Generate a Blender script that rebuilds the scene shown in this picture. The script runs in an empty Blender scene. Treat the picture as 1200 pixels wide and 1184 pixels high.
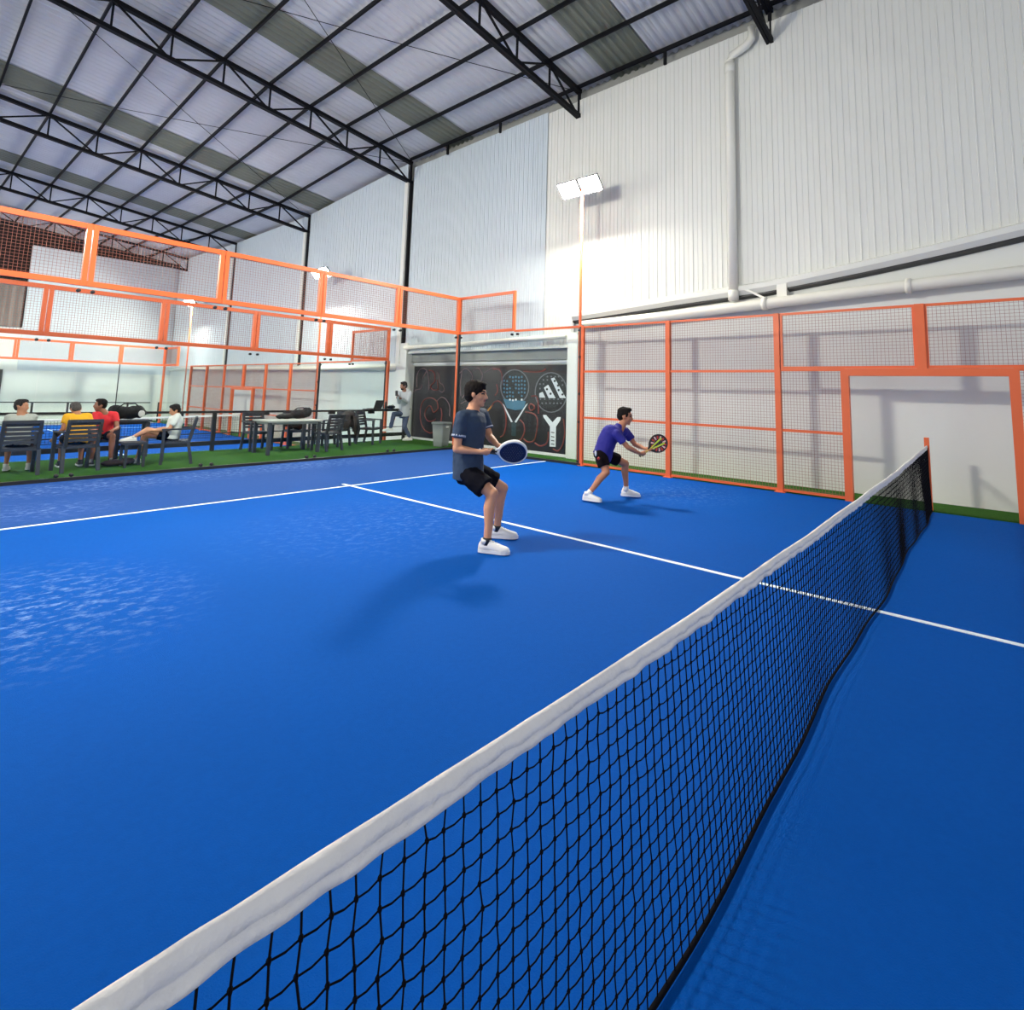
import bpy, bmesh, math, random
from mathutils import Vector, Matrix, noise
V = Vector
random.seed(7)
scn = bpy.context.scene
COL = scn.collection
PI = math.pi

# ------------------------------------------------------------------ camera
CAM = V((-4.996, -0.779, 1.544)); YAW, PITCH, ROLL = 0.712, 0.114, 0.028
FPX, CX, CY = 643.46, 609.0, 385.0
FW = V((math.cos(PITCH)*math.cos(YAW), math.cos(PITCH)*math.sin(YAW), math.sin(PITCH)))
R0 = FW.cross(V((0, 0, 1))).normalized(); U0 = R0.cross(FW)
RT = R0*math.cos(ROLL)+U0*math.sin(ROLL); UP = -R0*math.sin(ROLL)+U0*math.cos(ROLL)
HF = V((math.cos(YAW), math.sin(YAW), 0)); HR = V((math.sin(YAW), -math.cos(YAW), 0))
cam_d = bpy.data.cameras.new('camera'); cam = bpy.data.objects.new('camera', cam_d); COL.objects.link(cam)
cam.matrix_world = Matrix(((RT.x, UP.x, -FW.x, CAM.x), (RT.y, UP.y, -FW.y, CAM.y), (RT.z, UP.z, -FW.z, CAM.z), (0, 0, 0, 1)))
cam_d.sensor_width = 36; cam_d.sensor_fit = 'HORIZONTAL'; cam_d.lens = FPX/1200*36
cam_d.shift_x = (600-CX)/1200; cam_d.shift_y = (CY-592)/1200
cam_d.clip_start = 0.02; cam_d.clip_end = 300
scn.camera = cam

def ray(x, y): return FW+RT*((x-CX)/FPX)-UP*((y-CY)/FPX)
def on_axis(x, y, ax, v):
    d = ray(x, y); return CAM+d*((v-CAM[ax])/d[ax])
def atD(x, y, D):                      # survey point at horizontal distance D in front of the photographer
    d = ray(x, y); return CAM+d*(D/(d.dot(HF)))

# ------------------------------------------------------------------ materials
def s2l(c): return tuple((v/255/12.92 if v/255 <= .04045 else ((v/255+.055)/1.055)**2.4) for v in c)
MATS = {}
def mat(name, rgb, rough=.5, metal=0., var=.06, vscale=6., bump=0., bscale=60., emit=0., spec=.5, sheen=0.):
    if name in MATS: return MATS[name]
    m = bpy.data.materials.new(name); m.use_nodes = True; nt = m.node_tree; N = nt.nodes; L = nt.links
    b = N['Principled BSDF']; c = s2l(rgb)
    b.inputs['Roughness'].default_value = rough; b.inputs['Metallic'].default_value = metal
    b.inputs['Specular IOR Level'].default_value = spec
    if sheen: b.inputs['Sheen Weight'].default_value = sheen
    tc = N.new('ShaderNodeTexCoord')
    nz = N.new('ShaderNodeTexNoise'); nz.inputs['Scale'].default_value = vscale; nz.inputs['Detail'].default_value = 5
    L.new(tc.outputs['Object'], nz.inputs['Vector'])
    cr = N.new('ShaderNodeMix'); cr.data_type = 'RGBA'
    cr.inputs['A'].default_value = tuple(max(0, v*(1-var)) for v in c)+(1,)
    cr.inputs['B'].default_value = tuple(min(1, v*(1+var)) for v in c)+(1,)
    L.new(nz.outputs['Fac'], cr.inputs['Factor']); L.new(cr.outputs['Result'], b.inputs['Base Color'])
    if bump:
        n2 = N.new('ShaderNodeTexNoise'); n2.inputs['Scale'].default_value = bscale; n2.inputs['Detail'].default_value = 4
        L.new(tc.outputs['Object'], n2.inputs['Vector'])
        bp = N.new('ShaderNodeBump'); bp.inputs['Strength'].default_value = bump; bp.inputs['Distance'].default_value = .01
        L.new(n2.outputs['Fac'], bp.inputs['Height']); L.new(bp.outputs['Normal'], b.inputs['Normal'])
    if emit:
        b.inputs['Emission Color'].default_value = c+(1,); b.inputs['Emission Strength'].default_value = emit
    MATS[name] = m; return m

def court_mat(name, rgb, pale, stains):
    m = mat(name, rgb, rough=.75, var=.10, vscale=.6, bump=.35, bscale=180, spec=.04)
    nt = m.node_tree; N = nt.nodes; L = nt.links; b = N['Principled BSDF']
    base = b.inputs['Base Color'].links[0].from_socket
    tc = [n for n in N if n.type == 'TEX_COORD'][0]
    # fine pile mottling
    n3 = N.new('ShaderNodeTexNoise'); n3.inputs['Scale'].default_value = 35; n3.inputs['Detail'].default_value = 6
    L.new(tc.outputs['Object'], n3.inputs['Vector'])
    mx = N.new('ShaderNodeMix'); mx.data_type = 'RGBA'; mx.blend_type = 'OVERLAY'; mx.inputs['Factor'].default_value = .15
    L.new(base, mx.inputs['A']); L.new(n3.outputs['Color'], mx.inputs['B'])
    hs = N.new('ShaderNodeRGBToBW'); L.new(n3.outputs['Color'], hs.inputs['Color']); L.new(hs.outputs['Val'], mx.inputs['B'])
    cur = mx.outputs['Result']
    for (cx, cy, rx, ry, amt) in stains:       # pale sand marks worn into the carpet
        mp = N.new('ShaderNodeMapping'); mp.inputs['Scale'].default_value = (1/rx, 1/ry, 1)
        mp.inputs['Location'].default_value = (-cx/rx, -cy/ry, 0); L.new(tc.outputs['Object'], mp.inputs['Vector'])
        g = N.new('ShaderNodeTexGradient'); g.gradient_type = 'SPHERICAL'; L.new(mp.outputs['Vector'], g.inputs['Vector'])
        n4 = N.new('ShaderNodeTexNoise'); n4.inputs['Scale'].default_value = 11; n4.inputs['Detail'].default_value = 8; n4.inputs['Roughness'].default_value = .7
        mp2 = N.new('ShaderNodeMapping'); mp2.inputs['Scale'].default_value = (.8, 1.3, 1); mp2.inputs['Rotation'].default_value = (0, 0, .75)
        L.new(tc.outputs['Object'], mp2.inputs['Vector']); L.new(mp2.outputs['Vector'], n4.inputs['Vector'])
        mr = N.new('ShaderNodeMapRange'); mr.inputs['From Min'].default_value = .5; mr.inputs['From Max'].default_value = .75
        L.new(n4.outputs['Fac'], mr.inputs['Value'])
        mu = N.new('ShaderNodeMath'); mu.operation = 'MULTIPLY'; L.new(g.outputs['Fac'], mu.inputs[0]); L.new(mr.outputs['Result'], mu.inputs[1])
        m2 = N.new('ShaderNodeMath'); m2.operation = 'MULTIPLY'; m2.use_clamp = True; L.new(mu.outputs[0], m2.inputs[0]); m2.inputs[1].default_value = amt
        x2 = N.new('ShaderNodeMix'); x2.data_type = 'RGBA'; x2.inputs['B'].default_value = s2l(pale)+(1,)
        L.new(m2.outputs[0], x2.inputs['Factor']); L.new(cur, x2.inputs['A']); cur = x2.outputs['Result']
    L.new(cur, b.inputs['Base Color']); return m

def glass_mat():
    m = bpy.data.materials.new('clear_glass'); m.use_nodes = True; nt = m.node_tree; N = nt.nodes; L = nt.links
    N.clear(); o = N.new('ShaderNodeOutputMaterial'); t = N.new('ShaderNodeBsdfTransparent'); t.inputs['Color'].default_value = (.96, .985, .98, 1)
    g = N.new('ShaderNodeBsdfGlossy'); g.inputs['Roughness'].default_value = .02
    lw = N.new('ShaderNodeLayerWeight'); p5 = N.new('ShaderNodeMath'); p5.operation = 'POWER'; p5.inputs[1].default_value = 5; L.new(lw.outputs['Facing'], p5.inputs[0])
    f = N.new('ShaderNodeMath'); f.operation = 'MULTIPLY_ADD'; f.inputs[1].default_value = .9; f.inputs[2].default_value = .015; L.new(p5.outputs[0], f.inputs[0])
    nz = N.new('ShaderNodeTexNoise'); nz.inputs['Scale'].default_value = 1.5
    mr = N.new('ShaderNodeMapRange'); mr.inputs['To Min'].default_value = .01; mr.inputs['To Max'].default_value = .05
    L.new(nz.outputs['Fac'], mr.inputs['Value']); L.new(mr.outputs['Result'], g.inputs['Roughness'])
    mx = N.new('ShaderNodeMixShader'); L.new(f.outputs[0], mx.inputs[0]); L.new(t.outputs[0], mx.inputs[1]); L.new(g.outputs[0], mx.inputs[2])
    L.new(mx.outputs[0], o.inputs['Surface']); return m
GLASS = glass_mat()

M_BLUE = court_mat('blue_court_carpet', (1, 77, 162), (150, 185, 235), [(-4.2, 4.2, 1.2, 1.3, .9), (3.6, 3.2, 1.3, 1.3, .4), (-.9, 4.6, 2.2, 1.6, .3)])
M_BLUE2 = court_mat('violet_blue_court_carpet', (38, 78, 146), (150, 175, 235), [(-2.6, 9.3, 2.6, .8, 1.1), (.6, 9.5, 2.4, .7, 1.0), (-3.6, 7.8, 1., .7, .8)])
M_BLUE3 = court_mat('far_blue_court_carpet', (1, 74, 160), (120, 160, 225), [])
M_TURF = mat('green_turf', (54, 98, 34), rough=.95, var=.35, spec=.1, vscale=14, bump=1., bscale=220)
M_LINE = mat('white_court_line', (225, 238, 245), rough=.7, var=.04, vscale=30)
M_ORANGE = mat('orange_painted_steel', (230, 104, 52), rough=.42, var=.05, vscale=4)
M_WIRE = mat('orange_brown_wire', (150, 92, 76), rough=.5, var=.05)
M_BLACK = mat('black_steel', (24, 24, 28), rough=.5, var=.1)
M_TRUSS = mat('black_roof_steel', (9, 10, 17), rough=.6, var=.15, spec=.2)
M_ROOF = mat('galvanised_roof_sheet', (200, 202, 208), rough=.45, metal=.15, var=.10, vscale=1.3)
M_SKY = mat('olive_translucent_roof_sheet', (112, 116, 104), rough=.5, var=.12, vscale=1.3)
M_CLAD = mat('warm_white_cladding', (218, 219, 212), rough=.5, var=.03, vscale=1.)
M_CLAD2 = mat('cool_white_cladding', (196, 206, 212), rough=.45, var=.05, vscale=1.)
M_WALL = mat('white_painted_wall', (222, 224, 218), rough=.75, var=.04, vscale=1.2, bump=.1, bscale=20)
M_GREYW = mat('grey_concrete', (150, 152, 148), rough=.85, var=.12, vscale=2.)
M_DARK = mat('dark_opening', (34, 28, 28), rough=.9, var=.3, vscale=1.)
M_ZINC = mat('dull_zinc_sheet', (110, 104, 100), rough=.4, metal=.4, var=.2, vscale=3.)
M_PIPE = mat('white_plastic_pipe', (224, 223, 212), rough=.4, var=.03)
M_TAPE = mat('white_net_tape', (232, 230, 226), rough=.75, var=.05, vscale=25, bump=.4, bscale=60)
M_NET = mat('black_net_cord', (6, 7, 14), rough=.9, var=.1, spec=.1)
M_KERB = mat('pale_kerb', (190, 185, 170), rough=.8, var=.1)
M_CHAIR = mat('charcoal_plastic', (46, 48, 58), rough=.55, var=.1)
M_BAG = mat('black_bag_fabric', (22, 21, 26), rough=.85, var=.25, vscale=20, bump=.5, bscale=80)
M_LAMP = mat('lamp_glow', (255, 250, 235), emit=520.)
M_GREY = mat('grey_plastic', (128, 132, 132), rough=.5, var=.08)
M_WHITE = mat('white_plastic', (225, 225, 225), rough=.5, var=.03)
M_HAIR = mat('dark_brown_hair', (20, 14, 12), spec=.2, rough=.8, var=.3, vscale=60, bump=.8, bscale=120)
M_EYE = mat('dark_eye', (30, 20, 16), rough=.3)
M_LIP = mat('lip', (160, 92, 80), rough=.5)

# ------------------------------------------------------------------ mesh builder
class MB:
    def __init__(s): s.v = []; s.f = []; s.mi = []; s.cur = 0
    def add(s, vs, fs):
        o = len(s.v); s.v += [tuple(p) for p in vs]; s.f += [tuple(i+o for i in f) for f in fs]; s.mi += [s.cur]*len(fs); return s
    def box(s, lo, hi):
        x0, y0, z0 = lo; x1, y1, z1 = hi
        return s.add([(x0, y0, z0), (x1, y0, z0), (x1, y1, z0), (x0, y1, z0), (x0, y0, z1), (x1, y0, z1), (x1, y1, z1), (x0, y1, z1)],
                     [(0, 3, 2, 1), (4, 5, 6, 7), (0, 1, 5, 4), (1, 2, 6, 5), (2, 3, 7, 6), (3, 0, 4, 7)])
    def bar(s, p, q, w, h, up=(0, 0, 1)):
        p = V(p); q = V(q); d = (q-p).normalized(); up = V(up)
        if abs(d.dot(up)) > .99: up = V((1, 0, 0))
        a = d.cross(up).normalized()*w/2; b = a.cross(d).normalized()*h/2
        vs = [c+sa*a+sb*b for c in (p, q) for sa, sb in ((-1, -1), (1, -1), (1, 1), (-1, 1))]
        return s.add(vs, [(0, 1, 2, 3), (7, 6, 5, 4), (0, 4, 5, 1), (1, 5, 6, 2), (2, 6, 7, 3), (3, 7, 4, 0)])
    def tube(s, pts, r, n=8, caps=True, up=(0, 0, 1)):
        pts = [V(p) for p in pts]; rs = r if isinstance(r, (list, tuple)) else [r]*len(pts); rings = []
        for i, p in enumerate(pts):
            d = (pts[min(i+1, len(pts)-1)]-pts[max(i-1, 0)]).normalized(); u = V(up)
            if abs(d.dot(u)) > .95: u = V((1, 0, 0)) if abs(d.x) < .9 else V((0, 1, 0))
            a = d.cross(u).normalized(); b = a.cross(d).normalized()
            rings.append([p+(a*math.cos(2*PI*k/n)+b*math.sin(2*PI*k/n))*rs[i] for k in range(n)])
        return s.loft(rings, caps)
    def loft(s, rings, caps=True, closed=True):
        n = len(rings[0]); vs = [p for r in rings for p in r]; fs = []
        for i in range(len(rings)-1):
            for k in range(n if closed else n-1):
                a = i*n+k; b = i*n+(k+1) % n; fs.append((a, b, b+n, a+n))
        if caps: fs.append(tuple(range(n-1, -1, -1))); fs.append(tuple(range((len(rings)-1)*n, len(rings)*n)))
        return s.add(vs, fs)
    def ell(s, c, r, ax=None, nu=14, nv=9):
        c = V(c); ax = ax or (V((1, 0, 0)), V((0, 1, 0)), V((0, 0, 1))); rings = []
        for j in range(1, nv):
            t = PI*j/nv
            rings.append([c+ax[0]*(r[0]*math.sin(t)*math.cos(2*PI*k/nu))+ax[1]*(r[1]*math.sin(t)*math.sin(2*PI*k/nu))-ax[2]*(r[2]*math.cos(t)) for k in range(nu)])
        o = len(s.v); s.loft(rings, caps=True); return s
    def cap(s, p, q, r1, r2, n=12, flat=False):
        p = V(p); q = V(q); L = (q-p).length
        if L < 1e-5: return s.ell(p, (r1,)*3)
        if not flat: s.ell(p, (r1,)*3); s.ell(q, (r2,)*3)
        return s.tube([p, q], [r1, r2], n)
    def prism(s, poly, n):
        n = V(n); k = len(poly); a = [V(p) for p in poly]; b = [p+n for p in a]
        return s.add(a+b, [tuple(range(k-1, -1, -1)), tuple(range(k, 2*k))]+[(i, (i+1) % k, (i+1) % k+k, i+k) for i in range(k)])
    def build(s, name, m, parent=None, smooth=False, mats=None):
        me = bpy.data.meshes.new(name); me.from_pydata(s.v, [], s.f)
        for x in ([m]+(mats or [])): me.materials.append(x)
        if mats: me.polygons.foreach_set('material_index', s.mi)
        bm = bmesh.new(); bm.from_mesh(me); bmesh.ops.recalc_face_normals(bm, faces=bm.faces); bm.to_mesh(me); bm.free()
        if smooth: me.polygons.foreach_set('use_smooth', [True]*len(me.polygons))
        me.update(); return link(name, me, parent)

def link(name, me, parent=None):
    o = bpy.data.objects.new(name, me); COL.objects.link(o)
    if parent:
        o.parent = parent
    return o
def bevel(o, w=.004, seg=2):
    b = o.modifiers.new('bevel', 'BEVEL'); b.width = w; b.segments = seg; b.limit_method = 'ANGLE'; return o
def tag(o, label=None, cat=None, group=None, kind=None):
    if label: o['label'] = label
    if cat: o['category'] = cat
    if group: o['group'] = group
    if kind: o['kind'] = kind
    return o
def thing(name, label, cat, loc=(0, 0, 0), rz=0, group=None):
    o = bpy.data.objects.new(name, None); COL.objects.link(o); o.location = loc; o.rotation_euler = (0, 0, rz)
    o.empty_display_size = .1
    return tag(o, label, cat, group)
def world_thing(name, label, cat, base, group=None):
    """Empty at base whose children are written in world coordinates."""
    return thing(name, label, cat, base, 0, group)
def child(mb, name, m, root, smooth=False, mats=None):      # mb in world coords
    b = V(root.location); mb.v = [tuple(V(p)-b) for p in mb.v]
    return mb.build(name, m, root, smooth, mats)
def copy_tree(o, parent=None):
    c = o.copy(); COL.objects.link(c)
    if parent: c.parent = parent
    for ch in list(o.children): copy_tree(ch, c)
    return c
def remesh(mb, name, m, parent, voxel, smooth_it=5, base=None, mats=None, disp=None, fac=.5):
    b = V(base) if base is not None else V((0, 0, 0))
    me = bpy.data.meshes.new(name); me.from_pydata([tuple(V(p)-b) for p in mb.v], [], mb.f)
    bm = bmesh.new(); bm.from_mesh(me); bmesh.ops.recalc_face_normals(bm, faces=bm.faces); bm.to_mesh(me); bm.free()
    o = bpy.data.objects.new(name, me); COL.objects.link(o)
    r = o.modifiers.new('r', 'REMESH'); r.mode = 'VOXEL'; r.voxel_size = voxel
    if smooth_it: s_ = o.modifiers.new('s', 'SMOOTH'); s_.factor = fac; s_.iterations = smooth_it
    dg = bpy.context.evaluated_depsgraph_get(); ev = o.evaluated_get(dg); nm = bpy.data.meshes.new_from_object(ev)
    o.modifiers.clear(); o.data = nm; bpy.data.meshes.remove(me); nm.name = name
    nm.materials.clear()
    for x in ([m]+(mats or [])): nm.materials.append(x)
    if disp:
        for vt in nm.vertices:
            vt.co += vt.normal*disp(vt.co)
    nm.polygons.foreach_set('use_smooth', [True]*len(nm.polygons)); nm.update()
    if parent: o.parent = parent
    return o

def quad(lo, hi, name, m, kind='structure'):
    o = MB().box(lo, hi).build(name, m); tag(o, kind=kind); return o

# ------------------------------------------------------------------ floors
quad((-9, -14, -1.0), (7, 9.96, -.02), 'floor', M_GREYW)
o = quad((-4.98, -6.95, -.02), (4.98, 6.95, 0), 'floor_court', M_BLUE)
o = quad((-4.98, 6.95, -.02), (4.98, 9.99, 0), 'floor_back_court', M_BLUE2)
o = quad((-4.98, -10, -.02), (4.98, -6.95, 0), 'floor_near_back_court', M_BLUE2)
o = quad((5.02, -12, -.02), (5.84, 9.96, .012), 'floor_side_turf', M_TURF)
o = quad((-9, 10.09, -1.0), (6.0, 12.95, 0.0), 'floor_deck_turf', M_TURF)
o = quad((-9, 10.03, -1.0), (6.0, 10.09, .03), 'trim_1', M_KERB)
o = quad((-5.02, 9.97, -.02), (5.02, 10.03, .05), 'trim_2', M_BLACK)
quad((4.96, 6.0, -.02), (5.02, 10.0, .05), 'trim_3', M_BLACK)
quad((-9, 12.95, -1.0), (7, 36, -.67), 'floor_lower', M_GREYW)
quad((-5, 13.05, -.67), (5, 33, -.65), 'floor_far_court', M_BLUE3)
quad((5.0, 13.0, -.67), (5.84, 34.9, -.64), 'floor_far_turf', M_TURF)
def line(lo, hi, z, name='trim_4'):
    MBo = MB().box((lo[0], lo[1], z), (hi[0], hi[1], z+.004)); o = MBo.build('court_line', M_LINE); tag(o, kind='structure')
line((-5, 6.925), (4.96, 6.975), 0)
line((-.025, -6.9), (.025, 7.15), .0015)
line((-5, -6.975), (4.96, -6.925), 0)
line((-5, 16.03), (4.98, 16.08), -.65); line((-5, 29.92), (4.98, 29.97), -.65); line((-.025, 15.9), (.025, 30.1), -.6485)

# ------------------------------------------------------------------ side wall
ZT = [(-16, 9.3), (2.2, 9.22), (6.75, 9.12), (13.45, 8.98), (20, 8.42), (27, 8.36), (33.5, 8.5), (40, 8.5)]
def zt(y):
    for (a, za), (b, zb) in zip(ZT, ZT[1:]):
        if y <= b: return za+(zb-za)*(y-a)/(b-a)
    return ZT[-1][1]
def roofz(x, y): return zt(y)+.107*(5.85-x)

quad((5.85, -14, -1.0), (6.2, 6.95, 4.6), 'wall_right', M_WALL)
quad((6.03, 6.95, -1.0), (6.2, 13.1, 3.2), 'wall_right_recess', M_WALL)
quad((5.85, 13.6, -1.0), (6.2, 35, 2.6), 'wall_right_far', M_WALL)
quad((5.70, 13.1, -1.0), (6.2, 13.62, 2.95), 'wall_right_pier', M_WALL)
quad((5.74, 6.66, -.02), (6.2, 6.95, 2.98), 'wall_right_column', M_WALL)
quad((6.06, -14, 2.6), (6.3, 35, 9.9), 'wall_right_backing', M_GREYW)
quad((5.92, 6.95, 2.36), (6.03, 13.1, 2.64), 'trim_5', M_GREYW)      # lintel over the banner
quad((5.98, 6.95, 2.27), (6.03, 13.1, 2.33), 'trim_6', M_WHITE)

def ribbed(y0, y1, zb, ztp, X, m, name, period=.2, depth=.013):
    mb = MB(); ys = []; y = y0
    while y < y1-1e-6:
        for t, d in ((0, 0), (.03, 1), (.10, 1), (.13, 0), (.5, 0), (.53, .55), (.57, 0)):
            yy = y+t*period
            if yy < y1: ys.append((yy, d))
        y += period
    ys.append((y1, 0)); vs = []; fs = []
    for yy, d in ys:
        vs += [(X-d*depth, yy, zb(yy)), (X-d*depth, yy, ztp(yy))]
    for i in range(len(ys)-1): fs.append((2*i, 2*i+1, 2*i+3, 2*i+2))
    o = mb.add(vs, fs).build(name, m); tag(o, kind='structure'); return o
def zslant(y):
    P = [(-14, 6.2), (-1.24, 4.10), (-.23, 3.94), (.95, 3.78), (2.35, 3.62), (4.04, 3.52), (6.12, 3.38), (7.7, 3.3)]
    for (a, za), (b, zb) in zip(P, P[1:]):
        if y <= b: return za+(zb-za)*(y-a)/(b-a)
    return P[-1][1]
ribbed(-10, 6.8, lambda y: zslant(y), lambda y: zt(y)-.27, 5.76, M_CLAD, 'wall_right_cladding_near')
ribbed(6.8, 7.72, lambda y: 2.66, lambda y: zt(y)-.27, 5.79, M_CLAD, 'wall_right_cladding_seam')
ribbed(7.74, 13.3, lambda y: 2.66, lambda y: zt(y)-.22, 5.80, M_CLAD2, 'wall_right_cladding_middle', period=.16)
ribbed(13.62, 19.9, lambda y: 2.3, lambda y: zt(y)+.02, 5.80, M_CLAD2, 'wall_right_cladding_far')
ribbed(20.1, 34.7, lambda y: 2.3, lambda y: zt(y)+.02, 5.80, M_CLAD2, 'wall_right_cladding_end')
# sloping sill under the near cladding, its underside open
ys = [-10+.4*i for i in range(43)]
mb = MB(); rings = []
for y in ys:
    z = zslant(y); rings.append([(5.655, y, z-.0), (5.655, y, z+.09), (5.755, y, z+.13), (5.86, y, z+.13), (5.86, y, z-.12), (5.74, y, z-.10)])
mb.loft(rings); tag(mb.build('trim_7', M_CLAD), kind='structure')
quad((5.74, 6.96, 2.62), (5.9, 13.09, 2.67), 'trim_8', M_WALL)
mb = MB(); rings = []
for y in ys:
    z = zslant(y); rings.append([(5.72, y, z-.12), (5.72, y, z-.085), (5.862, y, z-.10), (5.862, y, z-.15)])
tag(mb.loft(rings).build('trim_30', M_BLACK), kind='structure')  # black strip putting the sill's shadow line in as solid colour
quad((5.76, 13.62, 2.2), (5.87, 34.8, 2.32), 'trim_9', M_WALL)
# pilasters carrying the trusses
for i, y in enumerate((13.45, 20.0, 27.0)):
    quad((5.66, y-.02, 2.3), (5.84, y+.14, zt(y)-.7), 'trim_%d' % (10+2*i), M_CLAD)
    quad((5.72, y-.055, 2.3), (5.84, y-.02, zt(y)-.7), 'trim_%d' % (11+2*i), M_BLACK)
# end wall beyond the far court
mbw = MB()
quad((-.65, 34.85, 1.9), (6.2, 35.1, 8.05), 'wall_end_upper', M_CLAD2)
o = quad((-1.15, 34.85, -1), (6.2, 35.1, 1.9), 'wall_end', M_WALL)
quad((-9, 34.95, 1.8), (-.65, 35.1, 3.95), 'wall_end_left', M_WALL)
ribbed_end = MB(); n = 44; vs = []; fs = []
for i in range(n):
    x = -7+i*.145; d = (0, .03, .03, 0)[i % 4]; vs += [(x, 34.84-d, 3.95), (x, 34.84-d, 6.0)]
for i in range(n-1): fs.append((2*i, 2*i+1, 2*i+3, 2*i+2))
tag(ribbed_end.add(vs, fs).build('wall_end_sheeting', M_ZINC), kind='structure')
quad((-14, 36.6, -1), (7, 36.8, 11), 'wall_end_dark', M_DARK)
quad((-14, 34.9, -1), (-4.2, 35.0, 4), 'wall_end_low_left', M_WALL)
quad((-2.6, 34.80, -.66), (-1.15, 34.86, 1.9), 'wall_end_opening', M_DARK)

# ------------------------------------------------------------------ roof
def corr(y0, y1, x0, x1, dz, amp, per, name, m, kind='structure'):
    vs = []; fs = []; n = int((y1-y0)/per*6)+1
    for i in range(n+1):
        y = y0+(y1-y0)*i/n; w = amp*max(-.75, min(.75, 1.25*math.cos(2*PI*y/per)))
        for x in (x0, x1): vs.append((x, y, roofz(x, y)+dz+w))
    for i in range(n): fs.append((2*i, 2*i+1, 2*i+3, 2*i+2))
    o = MB().add(vs, fs).build(name, m)
    return o
tag(corr(-11, 36.5, -13, 6.15, .17, .038, .2, 'ceiling', M_ROOF), kind='structure')
TY = [2.2, 6.75, 13.45, 20.0, 27.0, 33.5]
sky = [(4.75, 5.95, 'between the two trusses nearest the camera'), (10.8, 11.95, 'between the second and third trusses'),
       (18.4, 19.6, 'just before the fourth truss'), (25.2, 26.4, 'just before the fifth truss'), (-1.2, 0, 'nearest the camera overhead')]
for a, b, w in sky:
    o = corr(a, b, -13, 6.1, .135, .038, .2, 'roof_skylight_strip', M_SKY)
    tag(o, 'dull olive translucent roof strip running up the slope ' + w, 'skylight')
# purlins
for k in range(16):
    x = 5.72-1.17*k; pts = [(x, y, roofz(x, y)+.055) for y in ((-8, 2.2, 6.75, 13.45, 20, 27, 33.5, 36) if k else (-8, 2.2, 6.75, 13.45))]
    mb = MB()
    for p, q in zip(pts, pts[1:]): mb.bar(p, q, .045, .095)
    o = mb.build('roof_purlin', M_TRUSS)
    ordn = ['against the top of the white side wall', 'second', 'third', 'fourth', 'fifth', 'sixth', 'seventh', 'eighth', 'ninth', 'tenth', 'eleventh', 'twelfth', 'thirteenth', 'fourteenth', 'fifteenth', 'sixteenth'][k]
    tag(o, ('long black roof purlin ' + ordn) if k == 0 else 'long black roof purlin, %s out from the white side wall' % ordn, 'roof beam', 'roof purlins running the length of the hall')
# eave struts between wall head and edge purlin
for i, y in enumerate((9.4, 11.6, 4.4, .3)):
    o = MB().box((5.69, y-.03, zt(y)-.29), (5.75, y+.03, zt(y)+.01)).build('eave_strut', M_TRUSS)
    tag(o, 'short black strut under the wall-edge purlin, %s' % ['left one between the second and third trusses', 'the one nearest the third truss', 'beside the nearest roof lamp wall bay', 'nearest the camera end of the wall'][i], 'strut', 'eave struts on top of the side wall')
def truss(y, label):
    r = world_thing('roof_truss', label, 'roof truss', (5.8, y, roofz(5.8, y)-.74), 'black lattice roof trusses')
    def top(x): return V((x, y, roofz(x, y)-.04))
    def bot(x): return V((x, y, roofz(x, y)-.70))
    mb = MB()
    for s in (-.035, .035): mb.bar(top(5.8)+V((0, s, 0)), top(-12.9)+V((0, s, 0)), .06, .10)
    child(mb, 'top_chord', M_TRUSS, r)
    mb = MB()
    for s in (-.035, .035): mb.bar(bot(5.84)+V((0, s, 0)), bot(-12.9)+V((0, s, 0)), .06, .10)
    child(mb, 'bottom_chord', M_TRUSS, r)
    mb = MB().bar(top(5.78), bot(5.78), .06, .06, (0, 1, 0)); child(mb, 'web_vertical', M_TRUSS, r)
    for k in range(1, 16):
        x = 5.72-1.17*k; mb = MB().bar(top(x), bot(x), .04, .04, (0, 1, 0)); child(mb, 'web_vertical', M_TRUSS, r)
        x2 = 5.72-1.17*(k-1)
        mb = MB().bar(top(x) if k % 2 else bot(x), bot(x2) if k % 2 else top(x2), .04, .04, (0, 1, 0)); child(mb, 'web_diagonal', M_TRUSS, r)
for y, l in zip(TY, ['black lattice roof truss at the top right, nearest the camera', 'black lattice roof truss ending beside the tall floodlight pole', 'black lattice roof truss over the glass corner, third from the camera',
                     'black lattice roof truss over the far court, fourth from the camera', 'black lattice roof truss fifth from the camera, low over the orange rail', 'farthest black lattice roof truss, seen through the orange wire mesh']):
    truss(y, l)
rods = [((5.6, 6.9), (-4.5, 13.3)), ((5.6, 13.6), (-4.6, 19.9)), ((5.2, 19.8), (-4.6, 13.6)), ((5.6, 13.3), (-4.6, 6.9)), ((5.5, 2.3), (-1, 6.7))]
for i, (a, b) in enumerate(rods):
    pts = []
    for t in range(9):
        x = a[0]+(b[0]-a[0])*t/8; y = a[1]+(b[1]-a[1])*t/8; pts.append((x, y, roofz(x, y)-.02-.05*math.sin(PI*t/8)))
    o = MB().tube(pts, .009, 5).build('bracing_rod', M_TRUSS, smooth=True)
    tag(o, 'thin black roof bracing rod ' + ['from the second truss foot to the third truss', 'from the third truss foot up to the fourth', 'from the fourth truss foot back to the third', 'from the third truss foot back to the second', 'in the bay nearest the camera'][i], 'rod', 'diagonal roof bracing rods')

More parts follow.
